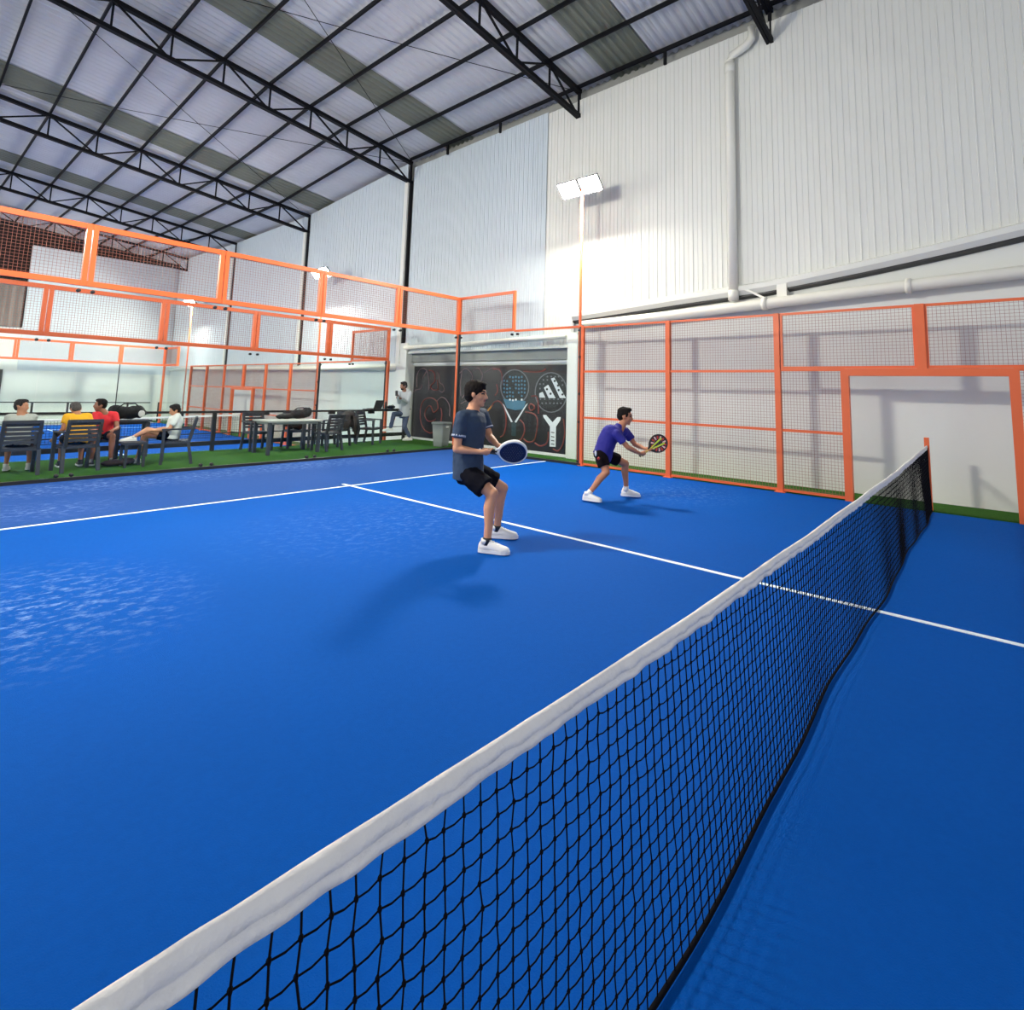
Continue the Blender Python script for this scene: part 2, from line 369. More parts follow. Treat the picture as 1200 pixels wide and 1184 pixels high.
# ------------------------------------------------------------------ pipes
t = world_thing('rainwater_downpipe', 'white rainwater downpipe with an elbow at the top, on the ribbed wall', 'pipe', (5.62, 2.95, 3.5))
zt2 = 8.45
child(MB().tube([(5.64, 2.95, 3.4), (5.64, 2.95, zt2-.1), (5.64, 2.9, zt2), (5.64, 2.62, zt2+.1), (5.64, 2.52, zt2+.2), (5.64, 2.5, zt2+.45)], .085, 16), 'pipe_run', M_PIPE, t, True)
child(MB().tube([(5.64, 2.95, 8.1), (5.64, 2.95, 8.3)], .098, 16), 'pipe_socket', M_PIPE, t, True)
child(MB().tube([(5.64, 2.95, 3.42), (5.64, 2.95, 3.6)], .098, 16), 'pipe_socket', M_PIPE, t, True)
t = world_thing('gutter_pipe', 'large white horizontal pipe running above the orange side fence', 'pipe', (5.62, 2.3, 3.3))
child(MB().tube([(5.66, 6.5, 3.13), (5.64, 4, 3.21), (5.63, 2.37, 3.29), (5.63, 0.17, 3.40), (5.63, -4, 3.58)], .10, 18, up=(0, 0, 1)), 'pipe_run', M_PIPE, t, True)
for y, z in ((2.37, 3.29), (.17, 3.395), (-2.1, 3.5)):
    child(MB().tube([(5.63, y-.04, z), (5.63, y+.04, z)], .125, 18), 'pipe_collar', M_PIPE, t, True)
    child(MB().box((5.62, y-.02, z), (5.86, y+.02, z+.13)), 'bracket', M_PIPE, t)
t = world_thing('wall_bracket', 'pale diagonal brace and short post above the white gutter pipe', 'bracket', (5.7, 2.4, 3.4))
child(MB().bar((5.68, 2.75, 3.62), (5.66, 2.38, 3.40), .04, .04), 'brace', M_PIPE, t)
child(MB().box((5.66, 2.0, 3.38), (5.84, 2.17, 3.66)), 'post', M_PIPE, t)
o = MB().tube([(5.70, 13.2, 2.80), (5.70, 10, 2.83), (5.70, 7.0, 2.90)], .065, 14).build('conduit_pipe', M_PIPE, smooth=True)
tag(o, 'pale horizontal pipe on the wall above the black banner', 'pipe')
o = MB().tube([(5.72, 13.6, 2.16), (5.72, 34.6, 2.24)], .07, 12).build('conduit_pipe', M_PIPE, smooth=True)
tag(o, 'pale horizontal pipe on the wall beside the far court', 'pipe')

# ------------------------------------------------------------------ fences
def wire_grid(mb, o, ux, L, z0, z1, pitch=.05, w=.0042):
    """grid of welded wire in the vertical plane through o along unit ux"""
    o = V(o); ux = V(ux); n = int(L/pitch)
    for i in range(1, n+1):
        p = o+ux*(i*L/(n+1)); mb.bar((p.x, p.y, z0), (p.x, p.y, z1), w, w)
    nz = int((z1-z0)/pitch)
    for j in range(1, nz+1):
        z = z0+(z1-z0)*j/(nz+1); a = o; b = o+ux*L; mb.bar((a.x, a.y, z), (b.x, b.y, z), w, w)
def mesh_panel(o, ux, L, z0, z1, label, group, rails=(), tubew=.05, wm=None, fm=None, wire=.0042):
    o = V(o); ux = V(ux)
    r = world_thing('wire_mesh_panel', label, 'mesh fence panel', (o.x, o.y, z0), group)
    a = V((o.x, o.y, 0)); b = a+ux*L; h = tubew/2; mb = MB()
    Z = V((0, 0, 1))
    nrm = ux.cross(Z)
    mb.bar(a+Z*(z0+h), b+Z*(z0+h), tubew*.8, tubew); mb.bar(a+Z*(z1-h), b+Z*(z1-h), tubew*.8, tubew)
    mb.bar(a+ux*h+Z*z0, a+ux*h+Z*z1, tubew*.8, tubew, nrm); mb.bar(b-ux*h+Z*z0, b-ux*h+Z*z1, tubew*.8, tubew, nrm)
    child(mb, 'frame', fm or M_ORANGE, r)
    for z in rails: child(MB().bar(a+Z*z, b+Z*z, .04, .045), 'rail', fm or M_ORANGE, r)
    mb = MB(); wire_grid(mb, a, ux, L, z0+.01, z1-.01, w=wire); child(mb, 'wire_mesh', wm or M_WIRE, r)
    return r
def post(x, y, z0, z1, w, label, cat='post', group=None, m=None, cap=None):
    r = world_thing('fence_post', label, 'fence post', (x, y, z0), group)
    child(MB().box((x-w/2, y-w/2, z0), (x+w/2, y+w/2, z1)), 'upright', m or M_ORANGE, r)
    child(MB().box((x-w*.9, y-w*.9, z0), (x+w*.9, y+w*.9, z0+.012)), 'base_plate', m or M_ORANGE, r)
    return r
def glass_panel(a, b, z0, z1, label, group, clamps=True):
    a = V(a); b = V(b); ux = (b-a).normalized(); nx = ux.cross(V((0, 0, 1)))
    r = world_thing('glass_panel', label, 'glass panel', (a.x, a.y, z0), group)
    g = MB().bar((a+ux*.006)+V((0, 0, (z0+z1)/2)), (b-ux*.006)+V((0, 0, (z0+z1)/2)), .012, z1-z0-.01); child(g, 'pane', GLASS, r)
    if clamps:
        for p, s in ((a+ux*.09, 0), (b-ux*.09, 0)):
            for z in (z0+.035, z1-.06):
                mb = MB().tube([p+nx*.03+V((0, 0, z)), p-nx*.03+V((0, 0, z))], .028, 10)
                child(mb, 'clamp', M_BLACK, r, True)
    return r
X = 5.0
ordw = ['first', 'second', 'third', 'fourth', 'fifth']
def enclosure(y0, sgn, zo, who, wire):
    """back glass wall at y0; the court runs from it towards sgn*y (sgn=-1: towards the camera)."""
    G = 'back wall of the ' + who
    yb = y0
    for i in range(5):
        x1 = 5-2*i; x0 = x1-2
        nm = ordw[i]+' from the corner'
        glass_panel((x0, yb, 0), (x1, yb, 0), zo+.05, zo+2.98, 'clear glass panel in the %s back wall, %s' % (who, nm), 'glass panels of the '+who)
        mesh_panel((x0, yb, 0), (1, 0, 0), 2, zo+3, zo+4, 'orange-framed wire panel above the %s back glass, %s' % (who, nm), 'top mesh panels of the '+who, tubew=.085, wire=wire)
    r = post(5.0, yb, zo, zo+3.0, .07, 'orange and black corner post of the %s glass walls' % who)
    child(MB().box((4.955, yb+sgn*.075-.02, zo), (5.0, yb+sgn*.075+.02, zo+3)), 'black_edge', M_BLACK, r)
    s = sgn
    def P(d): return yb+s*d
    for i in range(2):
        a, b = P(2*i), P(2*i+2); lo, hi = min(a, b), max(a, b)
        glass_panel((X, lo, 0), (X, hi, 0), zo+.05, zo+2.98, 'clear glass panel in the %s side wall, %s' % (who, ['next to the corner', 'next to the wire fence'][i]), 'glass panels of the '+who)
    a, b = P(0), P(2); lo, hi = min(a, b), max(a, b)
    mesh_panel((X, lo, 0), (0, 1, 0), hi-lo, zo+3, zo+4, 'orange-framed wire panel above the %s side glass' % who, 'top mesh panels of the '+who, tubew=.07, wire=wire)
    lo, hi = min(P(2), P(4)), max(P(2), P(4))
    tag(MB().bar((X, lo, zo+3), (X, hi, zo+3), .05, .05).build('top_rail', M_ORANGE), 'short orange rail on top of the side glass of the %s' % who, 'rail')
    r = post(X, P(4), zo, zo+3.0, .07, 'orange post between side glass and wire fence of the %s' % who)
    child(MB().box((X-.035, P(4)+.036, zo), (X+.03, P(4)+.07, zo+3)) if s < 0 else MB().box((X-.035, P(4)-.07, zo), (X+.03, P(4)-.036, zo+3)), 'black_edge', M_BLACK, r)
    for z in (.9, 1.5, 2.3): child(MB().box((X-.06, P(4)-s*.05-.02, zo+z), (X+.0, P(4)-s*.05+.02, zo+z+.05)), 'clamp', M_BLACK, r)
    for i, d in enumerate((6, 8)):
        post(X, P(d), zo, zo+3.0, .09, 'tall orange fence post of the %s, %s after the glass' % (who, ordw[i]), group='orange fence posts of the '+who)
    for i, d in enumerate((4, 6)):
        lo, hi = min(P(d), P(d+2)), max(P(d), P(d+2))
        mesh_panel((X, lo, 0), (0, 1, 0), 2, zo+.02, zo+3, 'tall orange-framed wire fence panel of the %s, %s after the glass' % (who, ordw[i]), 'wire fence panels of the '+who, rails=(zo+1.02, zo+2.01), tubew=.04, wire=wire)
    lo, hi = min(P(8), P(9)), max(P(8), P(9))
    mesh_panel((X, lo, 0), (0, 1, 0), 1, zo+.02, zo+2.045, 'narrow orange-framed wire panel beside the %s doorway, glass side' % who, 'wire fence panels of the '+who, rails=(zo+1.02,), tubew=.04, wire=wire)
    for i, (d, w) in enumerate(((8, 'glass side'), (10, 'other side'))):
        lo, hi = min(P(d), P(d+2)), max(P(d), P(d+2))
        mesh_panel((X, lo+(.056 if (i==1 and s<0) or (i==0 and s<0) else .056), 0), (0, 1, 0), 1.89, zo+2.045, zo+3, 'orange-framed wire panel above the %s doorway, %s' % (who, w), 'wire fence panels of the '+who, tubew=.04, wire=wire)
    dr = world_thing('doorway_frame', 'orange steel frame around the open doorway in the %s side fence' % who, 'door frame', (X, P(10), zo))
    for d in (9, 11): child(MB().box((X-.055, P(d)-.055, zo), (X+.055, P(d)+.055, zo+1.93)), 'jamb', M_ORANGE, dr)
    child(MB().box((X-.055, P(10)-1.055, zo+1.93), (X+.055, P(10)+1.055, zo+2.04)), 'lintel', M_ORANGE, dr)
    child(MB().box((X-.055, P(10)-.06, zo+2.04), (X+.055, P(10)+.06, zo+3.0)), 'upper_post', M_ORANGE, dr)
    lo, hi = min(P(11), P(12)), max(P(11), P(12))
    mesh_panel((X, lo, 0), (0, 1, 0), 1, zo+.02, zo+2.045, 'narrow orange-framed wire panel beside the %s doorway, other side' % who, 'wire fence panels of the '+who, rails=(zo+1.02,), tubew=.04, wire=wire)
    post(X, P(12), zo, zo+3.0, .09, 'orange fence post of the %s beyond its doorway' % who, group='orange fence posts of the '+who)
enclosure(10, -1, 0, 'near court', .0036)
enclosure(13.05, 1, -.65, 'far court', .0045)
# rest of the far court: fence bays, glass and end wall
zo = -.65
for i, (a, b) in enumerate(((25.05, 27.05), (27.05, 29.05))):
    mesh_panel((X, a, 0), (0, 1, 0), 2, zo+.02, zo+3, 'tall orange-framed wire panel of the far court, %s beyond its doorway' % ordw[i], 'wire fence panels of the far court', rails=(zo+1.02, zo+2.01), tubew=.05, wire=.006)
for i, y in enumerate((27.05, 29.05)):
    post(X, y, zo, zo+3.0, .1, 'tall orange fence post of the far court, %s beyond its doorway post' % ordw[i], group='orange fence posts of the far court')
for i, (a, b) in enumerate(((29.05, 31.05), (31.05, 33.0))):
    glass_panel((X, a, 0), (X, b, 0), zo+.05, zo+2.98, 'clear glass panel at the far side wall end, %s after the far fence' % ordw[i], 'glass panels of the far court', False)
for i in range(4):
    x1 = 5-2*i
    glass_panel((x1-2, 33, 0), (x1, 33, 0), zo+.05, zo+2.98, 'clear glass panel in the far court end wall, %s from the white wall' % ordw[i], 'glass panels of the far court', False)
    mesh_panel((x1-2, 33, 0), (1, 0, 0), 2, zo+3, zo+4, 'faded orange wire panel on the far court end wall, %s from its corner' % ordw[i], 'top mesh panels of the far court', tubew=.1, wire=.003)
mesh_panel((X, 31, 0), (0, 1, 0), 2, zo+3, zo+4, 'orange-framed wire panel on the far end of the far court side glass', 'top mesh panels of the far court', tubew=.1, wire=.006)
post(5, 33, zo, zo+3, .1, 'dark orange corner post at the far end of the far court')
post(3, 33, zo, zo+3, .04, 'thin dark upright in the end glass of the far court', m=M_BLACK)

# ------------------------------------------------------------------ nets
def net(y0, zo, near, label):
    r = world_thing('padel_net', label, 'net', (0, y0, zo))
    x0, x1 = -4.98, 4.98
    ZK = [(-5.2, .88), (-4.8, .877), (-4.1, .862), (-3.3, .847), (-1.7, .842), (1.7, .862), (5.2, .935)]
    def ztop(x):
        for (a, za), (b, zb) in zip(ZK, ZK[1:]):
            if x <= b: return zo+za+(zb-za)*(x-a)/(b-a)
        return zo+.935
    def sway(x, z):                           # slack at the foot of the net
        k = 1-min(1, max(0, (z-zo)/.8)); return -k*(.03+.014*math.sin(x*1.9+.6)+.006*math.sin(x*5.3)+.03*max(0, (-x-2)/3))
    # cords
    p = .045 if near else .09; rad = .0021 if near else .004; sub = 1
    nx = int((x1-x0)/p); ht = .835; nz = int(ht/p)
    mb = MB()
    def pt(i, j):
        x = x0+(x1-x0)*i/nx; zz = zo+.012+(ztop(x)-.051-zo-.012)*j/nz
        jx = (noise.noise(V((i*.7, j*.9, 3.1))))*.009 if near else 0; jz = noise.noise(V((i*.8, j*.6, 9.7)))*.008 if near else 0
        if j == nz: jz = 0
        return V((x+jx, y0+sway(x, zz), zz+jz))
    G = [[pt(i, j) for j in range(nz+1)] for i in range(nx+1)]
    for i in range(nx+1):
        mb.tube([G[i][j] for j in range(nz+1)], rad, 3 if not near else 4, up=(0, 1, 0))
    for j in range(nz+1):
        pts = []
        for i in range(nx+1):
            pts.append(G[i][j])
            if near and i < nx: pts.append((G[i][j]+G[i+1][j])/2+V((0, 0, -.0035)))
        mb.tube(pts, rad*.95, 3 if not near else 4, up=(0, 1, 0))
    if near:
        for i in range(0, 150):
            for j in range(nz): mb.ell(G[i][j], (.0042, .0042, .0058), nu=5, nv=4)
    child(mb, 'cord_mesh', M_NET, r)
    # bottom hem
    mb = MB(); mb.tube([(x0+(x1-x0)*i/80, y0+sway(x0+(x1-x0)*i/80, zo), zo+.014) for i in range(81)], .008, 6); child(mb, 'bottom_cord', M_NET, r, True)
    # tape: a folded band, puckered by its stitching
    N = 700 if near else 60; rings = []
    prof = []
    for i in range(N+1):
        x = x0+(x1-x0)*i/N; z = ztop(x)
        f1 = noise.noise(V((x*9, 1.3, 0))); f2 = noise.noise(V((x*14, 7.7, 2))); f3 = noise.noise(V((x*22, 4.1, 5)))
        th = .0085+.003*f1
        bw = .056+.003*f2 if near else .07
        seam = .60+.13*f2
        ring = []
        outl = [(0, .002*f2), (-.8, -.004), (-1.5-.5*f1, -.014), (-1.7-1.1*f3, -.026), (-.7-.9*f1, -bw*seam+.004), (-.05, -bw*seam-.002), (-.6-.5*f2, -bw*seam-.009), (-.8-.6*f2, -bw), (.55+.2*f2, -bw), (.45, -bw*seam-.006), (.75+.4*f3, -bw*seam), (1.2+.3*f1, -.024), (1.15, -.014), (.7, -.004)]
        for a, dz in outl: ring.append(V((x, y0+a*th+.006*noise.noise(V((x*1.5, 0, 0))), z+dz+(.0015*f3 if dz < -.03 else 0))))
        rings.append(ring)
    mb = MB(); mb.loft(rings); o = child(mb, 'top_tape', M_TAPE, r, True)
    for s in (-1, 1):
        mb = MB().box((s*5.0+.0 if s > 0 else -5.06, y0-.03, zo), (5.06 if s > 0 else -5.0, y0+.03, zo+1.04))
        if s > 0 or not near: child(mb, 'net_post', M_ORANGE, r)
        child(MB().box((s*4.985-.006, y0-.012, zo+.03), (s*4.985+.006, y0+.012, zo+.9)), 'side_tape', M_NET, r)
    return r
net(0, 0, True, 'long black padel net with a creased white top band and orange end post, in front')
net(23.05, -.65, False, 'distant padel net with a white top band on the far court')

# ------------------------------------------------------------------ floodlights
def flood(x, y, zo, label, s, m=None):
    r = world_thing('floodlight_pole', label, 'floodlight', (x, y, zo))
    xi = x+s*.05
    child(MB().tube([(xi, y, zo+0.0), (xi, y, zo+6.15)], .032, 12), 'pole', M_ORANGE, r, True)
    child(MB().bar((xi, y-.34, zo+6.17), (xi, y+.34, zo+6.17), .04, .04), 'cross_arm', M_ORANGE, r)
    n = V((-s*.72, 0, -.694)); u = V((s*.694, 0, -.72))*-1; w = V((0, 1, 0))
    for dy in (-.285, .285):
        c = V((xi-s*.10, y+dy, zo+6.20)); rings = []
        for k, (sc, dd) in enumerate(((.5, -.09), (.8, -.07), (1, -.03), (1, .012))):
            rings.append([c+n*dd+u*(a*.19*sc)+w*(b*.26*sc) for a, b in ((-1, -1), (1, -1), (1, 1), (-1, 1))])
        hs = child(MB().loft(rings), 'lamp_housing', M_BLACK, r)
        ve = c-u*.19; child(MB().prism([ve-w*.25, ve+w*.25, ve+w*.25+n*.045, ve-w*.25+n*.045], u*-.006), 'added_spill_shield', M_BLACK, r)  # plate added to cut this lamp's spill onto the wall
        rr = [c+n*.02+u*(a*.17)+w*(b*.24) for a, b in ((-1, -1), (1, -1), (1, 1), (-1, 1))]
        child(MB().prism(rr, n*.004), 'lamp_lens', M_LAMP, r)
for (x, y, zo, l) in ((5, 6.12, 0, 'glaring twin floodlight on a tall orange pole beside the near court fence'),
                      (5, 17.25, -.65, 'twin floodlight on a pole at the near half of the far court'),
                      (5, 29.9, -.65, 'small distant twin floodlight on a pole at the end of the far court'),
                      (-5, 6.12, 0, 'floodlight pole across the near court'), (-5, 17.25, -.65, 'floodlight pole across the far court'),
                      (-5, 29.9, -.65, 'floodlight pole at the far corner of the far court')):
    flood(x, y, zo, l, 1 if x > 0 else -1)

# ------------------------------------------------------------------ banner
BX = 6.0
bn = world_thing('wall_banner', 'large black banner with graffiti lettering and two printed padel rackets on the wall', 'banner', (BX, 10.1, 0))
child(MB().box((BX-.01, 7.15, .06), (BX+.01, 13.03, 2.235)), 'banner_sheet', mat('banner_black', (34, 30, 34), rough=.45, var=.25, vscale=3), bn)
quad((5.96, 6.95, -.02), (6.05, 13.1, .06), 'trim_20', M_WHITE)
m_red = mat('faded_red_print', (122, 56, 50), rough=.5, var=.3, vscale=4); m_teal = mat('teal_print', (70, 120, 146), rough=.5, var=.35, vscale=3)
m_wp = mat('white_print', (225, 228, 230), rough=.5); m_gp = mat('grey_print', (110, 112, 118), rough=.5); m_yp = mat('ochre_print', (190, 130, 60), rough=.5)
m_kp = mat('black_print', (16, 16, 20), rough=.5)
def W(px, py, lift=.011):
    p = on_axis(px, py, 0, BX-lift); return V((BX-lift, p.y, p.z))
def flatpoly(pts, name, m, lift=.013): 
    child(MB().prism([W(*p, lift) for p in pts], (-.002, 0, 0)), name, m, bn)
def stroke(pts, w, name, m, lift=.013, closed=False):
    P = [V((BX-lift, p[0], p[1])) for p in pts]
    if closed: P.append(P[0])
    mb = MB(); mb.tube(P, w, 5, up=(1, 0, 0)); return child(mb, name, m, bn)
# bubble lettering
def text_outline(s, y, z, size, sx, m, thick):
    cu = bpy.data.curves.new('lettering', 'FONT'); cu.body = s; cu.size = size; cu.fill_mode = 'NONE'; cu.bevel_depth = thick; cu.bevel_resolution = 0; cu.offset = .05; cu.resolution_u = 3
    cu.space_character = .95
    ob = bpy.data.objects.new('lettering', cu); COL.objects.link(ob)
    dg = bpy.context.evaluated_depsgraph_get(); me = bpy.data.meshes.new_from_object(ob.evaluated_get(dg)); bpy.data.objects.remove(ob)
    mb = MB(); vs = [V((BX-.012-v.co.z*.2, y-v.co.x*sx, z+v.co.y)) for v in me.vertices]
    mb.add(vs, [tuple(p.vertices) for p in me.polygons]); child(mb, 'lettering', m, bn)
def arc(pts, f, w=.013, m=None, nm='bubble_lettering'):
    q = [W(*f(*c), .013) for c in pts]; out = []
    for i in range(len(q)-1):
        p0, p1, p2, p3 = q[max(i-1, 0)], q[i], q[i+1], q[min(i+2, len(q)-1)]
        for k in range(5):
            u = k/5; out.append(.5*((2*p1)+(p2-p0)*u+(2*p0-5*p1+4*p2-p3)*u*u+(3*p1-p0-3*p2+p3)*u**3))
    out.append(q[-1]); mb = MB(); w2 = V((0, 0, 1))
    child(MB().tube([V((BX-.012, v.y, v.z)) for v in out], w, 5, up=(1, 0, 0)), nm, m or m_red, bn)
f1 = lambda a, b: (476+a/11.84, 420+b/11.84); f2 = lambda a, b: (570+a/9.864, 420+b/9.864); f3 = lambda a, b: (440+a/4.615, 380+b/4.615)
m_pg = mat('grey_pink_print', (122, 98, 102), rough=.5, var=.3, vscale=4)
for c in ([(110, 470), (130, 440), (190, 430), (215, 400), (215, 370)], [(150, 400), (150, 250), (190, 160), (250, 145), (295, 190), (315, 300), (310, 440)], [(230, 280), (260, 220), (280, 180)],
          [(440, 190), (460, 240), (465, 330), (510, 370), (530, 430), (500, 470), (450, 440)], [(430, 590), (480, 545), (540, 560), (590, 630), (605, 700), (600, 800)]): arc(c, f1, .015, m_pg)
for c in ([(320, 170), (370, 180), (395, 230), (395, 320), (350, 370), (340, 400), (380, 440), (440, 430), (435, 350), (430, 300)], [(430, 600), (380, 560), (310, 550), (240, 590), (200, 690), (195, 820), (215, 920), (260, 1000), (330, 1040)],
          [(430, 600), (440, 700), (380, 750), (350, 680), (320, 660), (270, 720), (260, 800), (300, 870), (370, 870), (410, 840)], [(480, 690), (495, 780), (480, 890)], [(330, 1040), (380, 1020), (410, 960)]): arc(c, f1, .019)
for c in ([(80, 130), (150, 130), (180, 190), (180, 260)], [(60, 560), (90, 510), (150, 500), (200, 560), (225, 660), (225, 780), (200, 880), (160, 910)], [(385, 710), (430, 760), (440, 850), (400, 940), (380, 940)],
          [(430, 930), (480, 970), (540, 960), (570, 900), (590, 760), (580, 680), (540, 640), (450, 620)], [(490, 560), (510, 530), (550, 550), (550, 590), (510, 600), (490, 565)], [(560, 980), (620, 1015), (690, 990), (715, 920), (715, 850)],
          [(770, 1050), (830, 1070), (880, 1000), (905, 860), (890, 700)], [(430, 150), (560, 160), (640, 150), (690, 120)], [(520, 440), (580, 440), (600, 520), (600, 640)], [(120, 300), (130, 380), (100, 430)]): arc(c, f2, .021)
for c in ([(455, 265), (490, 240), (525, 280), (505, 340), (470, 400)], [(470, 250), (460, 320), (462, 390)], [(590, 262), (640, 238), (680, 262), (690, 330)], [(462, 430), (520, 410), (560, 460), (560, 540), (510, 600)], [(530, 250), (560, 240), (580, 280), (560, 330)]): arc(c, f3, .016, m_pg)
# printed racket, teal
def px2(cx, cy): return (570+cx/9.864, 420+cy/9.864)
def ellp(cx, cy, rx, ry, n=28): return [px2(cx+rx*math.cos(2*PI*k/n), cy+ry*math.sin(2*PI*k/n)) for k in range(n)]
flatpoly([px2(*p) for p in ((175, 470), (465, 505), (440, 600), (345, 720), (285, 720), (215, 600))], 'printed_throat', m_kp, .0125)
flatpoly(ellp(328, 330, 168, 205), 'printed_frame', m_gp, .0128); flatpoly(ellp(328, 330, 155, 192), 'printed_face', m_kp, .0142)
flatpoly([px2(*p) for p in ((195, 470), (455, 495), (430, 590), (330, 600), (235, 575))], 'printed_teal_band', m_teal, .0158)
for j in range(7):
    for i in range(8):
        x = 205+i*34; y = 215+j*44+(i % 2)*6
        if ((x-328)/140)**2+((y-330)/185)**2 < 1 and not (abs((x-300)-(y-330)*.5) < 25): flatpoly(ellp(x, y, 12, 14, 6), 'printed_hole', m_teal if j < 6 else m_wp, .0162)
for s in (((180, 520), (205, 540), (305, 735), (285, 740)), ((480, 520), (458, 535), (325, 735), (345, 745))): flatpoly([px2(*p) for p in s], 'printed_throat_edge', m_wp, .017)
flatpoly([px2(*p) for p in ((290, 740), (345, 745), (340, 900), (290, 895))], 'printed_grip', mat('dark_teal_print', (40, 62, 70), rough=.5), .013)
# printed racket, white emblem
flatpoly(ellp(748, 395, 190, 235), 'printed_frame', m_gp, .0132); flatpoly(ellp(748, 395, 178, 223), 'printed_face', m_kp, .0148)
for p in (((745, 235), (785, 222), (920, 460), (850, 460)), ((665, 340), (715, 305), (800, 460), (720, 460)), ((612, 405), (650, 388), (682, 455), (612, 455))):
    flatpoly([px2(*q) for q in p], 'white_stripe', m_wp, .0164)
for q in ((790, 262), (828, 315), (835, 368), (880, 418), (700, 358), (742, 410)): flatpoly(ellp(q[0], q[1], 13, 14, 8), 'printed_hole', m_kp, .0182)
for j, (y, xs) in enumerate(((212, (705, 750, 795, 835)), (250, (660, 705)), (298, (620, 660)), (350, (620,)), (260, (875,)), (310, (880,)), (472, (625, 675, 730, 780, 830, 878)), (520, (645, 690, 735, 780, 820, 862)))):
    for x in xs: flatpoly(ellp(x, y, 10, 11, 6), 'printed_hole', m_gp, .0166)
flatpoly([px2(*p) for p in ((655, 655), (690, 655), (765, 740), (820, 680), (860, 680), (855, 715), (805, 790), (800, 1025), (730, 1020), (735, 790), (660, 680))], 'printed_white_grip', m_wp, .0168)
for y in (850, 900, 945, 985): flatpoly([px2(*p) for p in ((748, y), (785, y+6), (785, y+16), (748, y+10))], 'printed_lettering', m_kp, .0186)
flatpoly([px2(*p) for p in ((-10, 620), (60, 540), (75, 548), (0, 640))], 'ochre_stroke', m_yp, .0168)

# ------------------------------------------------------------------ railings
def railing(y, zd, x0, posts, x1, label, top=.9):
    r = world_thing('handrail', label, 'railing', (x1, y, zd))
    child(MB().box((x0, y-.02, zd+top-.05), (x1, y+.02, zd+top)), 'top_rail', M_BLACK, r)
    child(MB().box((x0, y-.02, zd+.12), (x1, y+.02, zd+.22)), 'lower_rail', M_BLACK, r)
    child(MB().box((x0, y-.01, zd+.38), (x1, y+.01, zd+.40)), 'middle_rail', M_BLACK, r)
    for p in posts: child(MB().box((p-.04, y-.03, zd), (p+.04, y+.03, zd+top)), 'post', M_BLACK, r)
    return r
r = railing(12.86, 0, -8.9, (5.55, 3.9, .15, -1.75, -3.65, 2.0), 5.66, 'low black metal railing along the back of the green deck')
for x in (4.35, 3.1, 1.3, -.6): child(MB().box((x-.09, 12.80, .79), (x+.09, 12.87, .85)), 'bracket', M_BLACK, r)
railing(34.0, -.65, -8, (-.06, 1.28, 3.77, 5.2, -2.2), 4.8, 'thin dark railing along the white end wall of the hall', 1.05)
o = MB().box((4.15, 12.62, .90), (5.60, 12.98, .925)).build('counter_shelf', M_BLACK); tag(o, 'thin black counter top resting on the railing near the wall', 'counter')

# ------------------------------------------------------------------ furniture
def make_chair(label):
    r = thing('garden_armchair', label, 'chair', group='charcoal slatted armchairs on the green deck')
    mb = MB()
    for k in range(7): mb.box((-.22, -.20+k*.062, .415), (.22, -.148+k*.062, .435))
    mb.box((-.24, -.22, .385), (.24, .24, .415)); mb.build('seat', M_CHAIR, r)
    mb = MB()
    for k in range(5): z = .50+k*.068; y = -.215-(z-.43)*.20; mb.box((-.215, y-.01, z), (.215, y+.01, z+.05))
    for s in (-1, 1): mb.bar((s*.225, -.20, .40), (s*.225, -.305, .85), .045, .05, (0, 1, 0))
    mb.bar((-.245, -.305, .845), (.245, -.305, .845), .04, .05); mb.build('backrest', M_CHAIR, r)
    for sx in (-1, 1):
        MB().bar((sx*.25, .22, .0), (sx*.25, .21, .64), .05, .05, (0, 1, 0)).build('leg', M_CHAIR, r)
        MB().bar((sx*.25, -.27, .0), (sx*.24, -.19, .42), .05, .05, (0, 1, 0)).build('leg', M_CHAIR, r)
        MB().bar((sx*.25, .25, .645), (sx*.25, -.27, .66), .05, .03).build('armrest', M_CHAIR, r)
    return r
def place(o, x, y, rz, label=None):
    o.location = (x, y, 0); o.rotation_euler = (0, 0, rz)
    if label: o['label'] = label
    return o
ch0 = make_chair('charcoal slatted armchair under the person in the grey shirt, cut by the left edge')
place(ch0, -3.42, 11.15, .0)
def chair(x, y, rz, label): c = copy_tree(ch0); return place(c, x, y, rz, label)
chair(-2.66, 11.15, .12, 'charcoal slatted armchair under the person in the yellow shirt')
chair(-2.12, 12.08, 2.95, 'charcoal slatted armchair under the person in the red shirt')
chair(-1.12, 11.2, 1.25, 'charcoal slatted armchair under the boy in the white shirt')
chair(.98, 12.45, PI, 'charcoal slatted armchair behind the left end of the empty table')
chair(2.25, 11.55, .25, 'charcoal slatted armchair with its back to the court, in front of the empty table end')
chair(2.95, 12.3, 1.9, 'charcoal slatted armchair with a dark jacket draped over its back')
chair(4.0, 12.35, -2.6, 'lone charcoal slatted armchair nearest the laptop and the railing')
chair(1.95, 12.5, PI-.15, 'charcoal slatted armchair holding black bags behind the empty table')
def table(x0, y0, x1, y1, label, m_top):
    r = world_thing('patio_table', label, 'table', ((x0+x1)/2, (y0+y1)/2, 0), 'patio tables on the green deck')
    child(bevel_mb(x0, y0, x1, y1), 'table_top', m_top, r)
    for x in (x0+.06, x1-.06):
        for y in (y0+.06, y1-.06): child(MB().box((x-.035, y-.035, 0), (x+.035, y+.035, .70)), 'leg', M_CHAIR, r)
    return r
def bevel_mb(x0, y0, x1, y1):
    mb = MB().box((x0, y0, .71), (x1, y1, .745)); mb.box((x0+.05, y0+.05, .66), (x1-.05, y1-.05, .71)); return mb
table(.66, 11.25, 1.95, 12.05, 'empty patio table with a pale top, right of the seated group', mat('pale_table_top', (150, 152, 148), rough=.4))
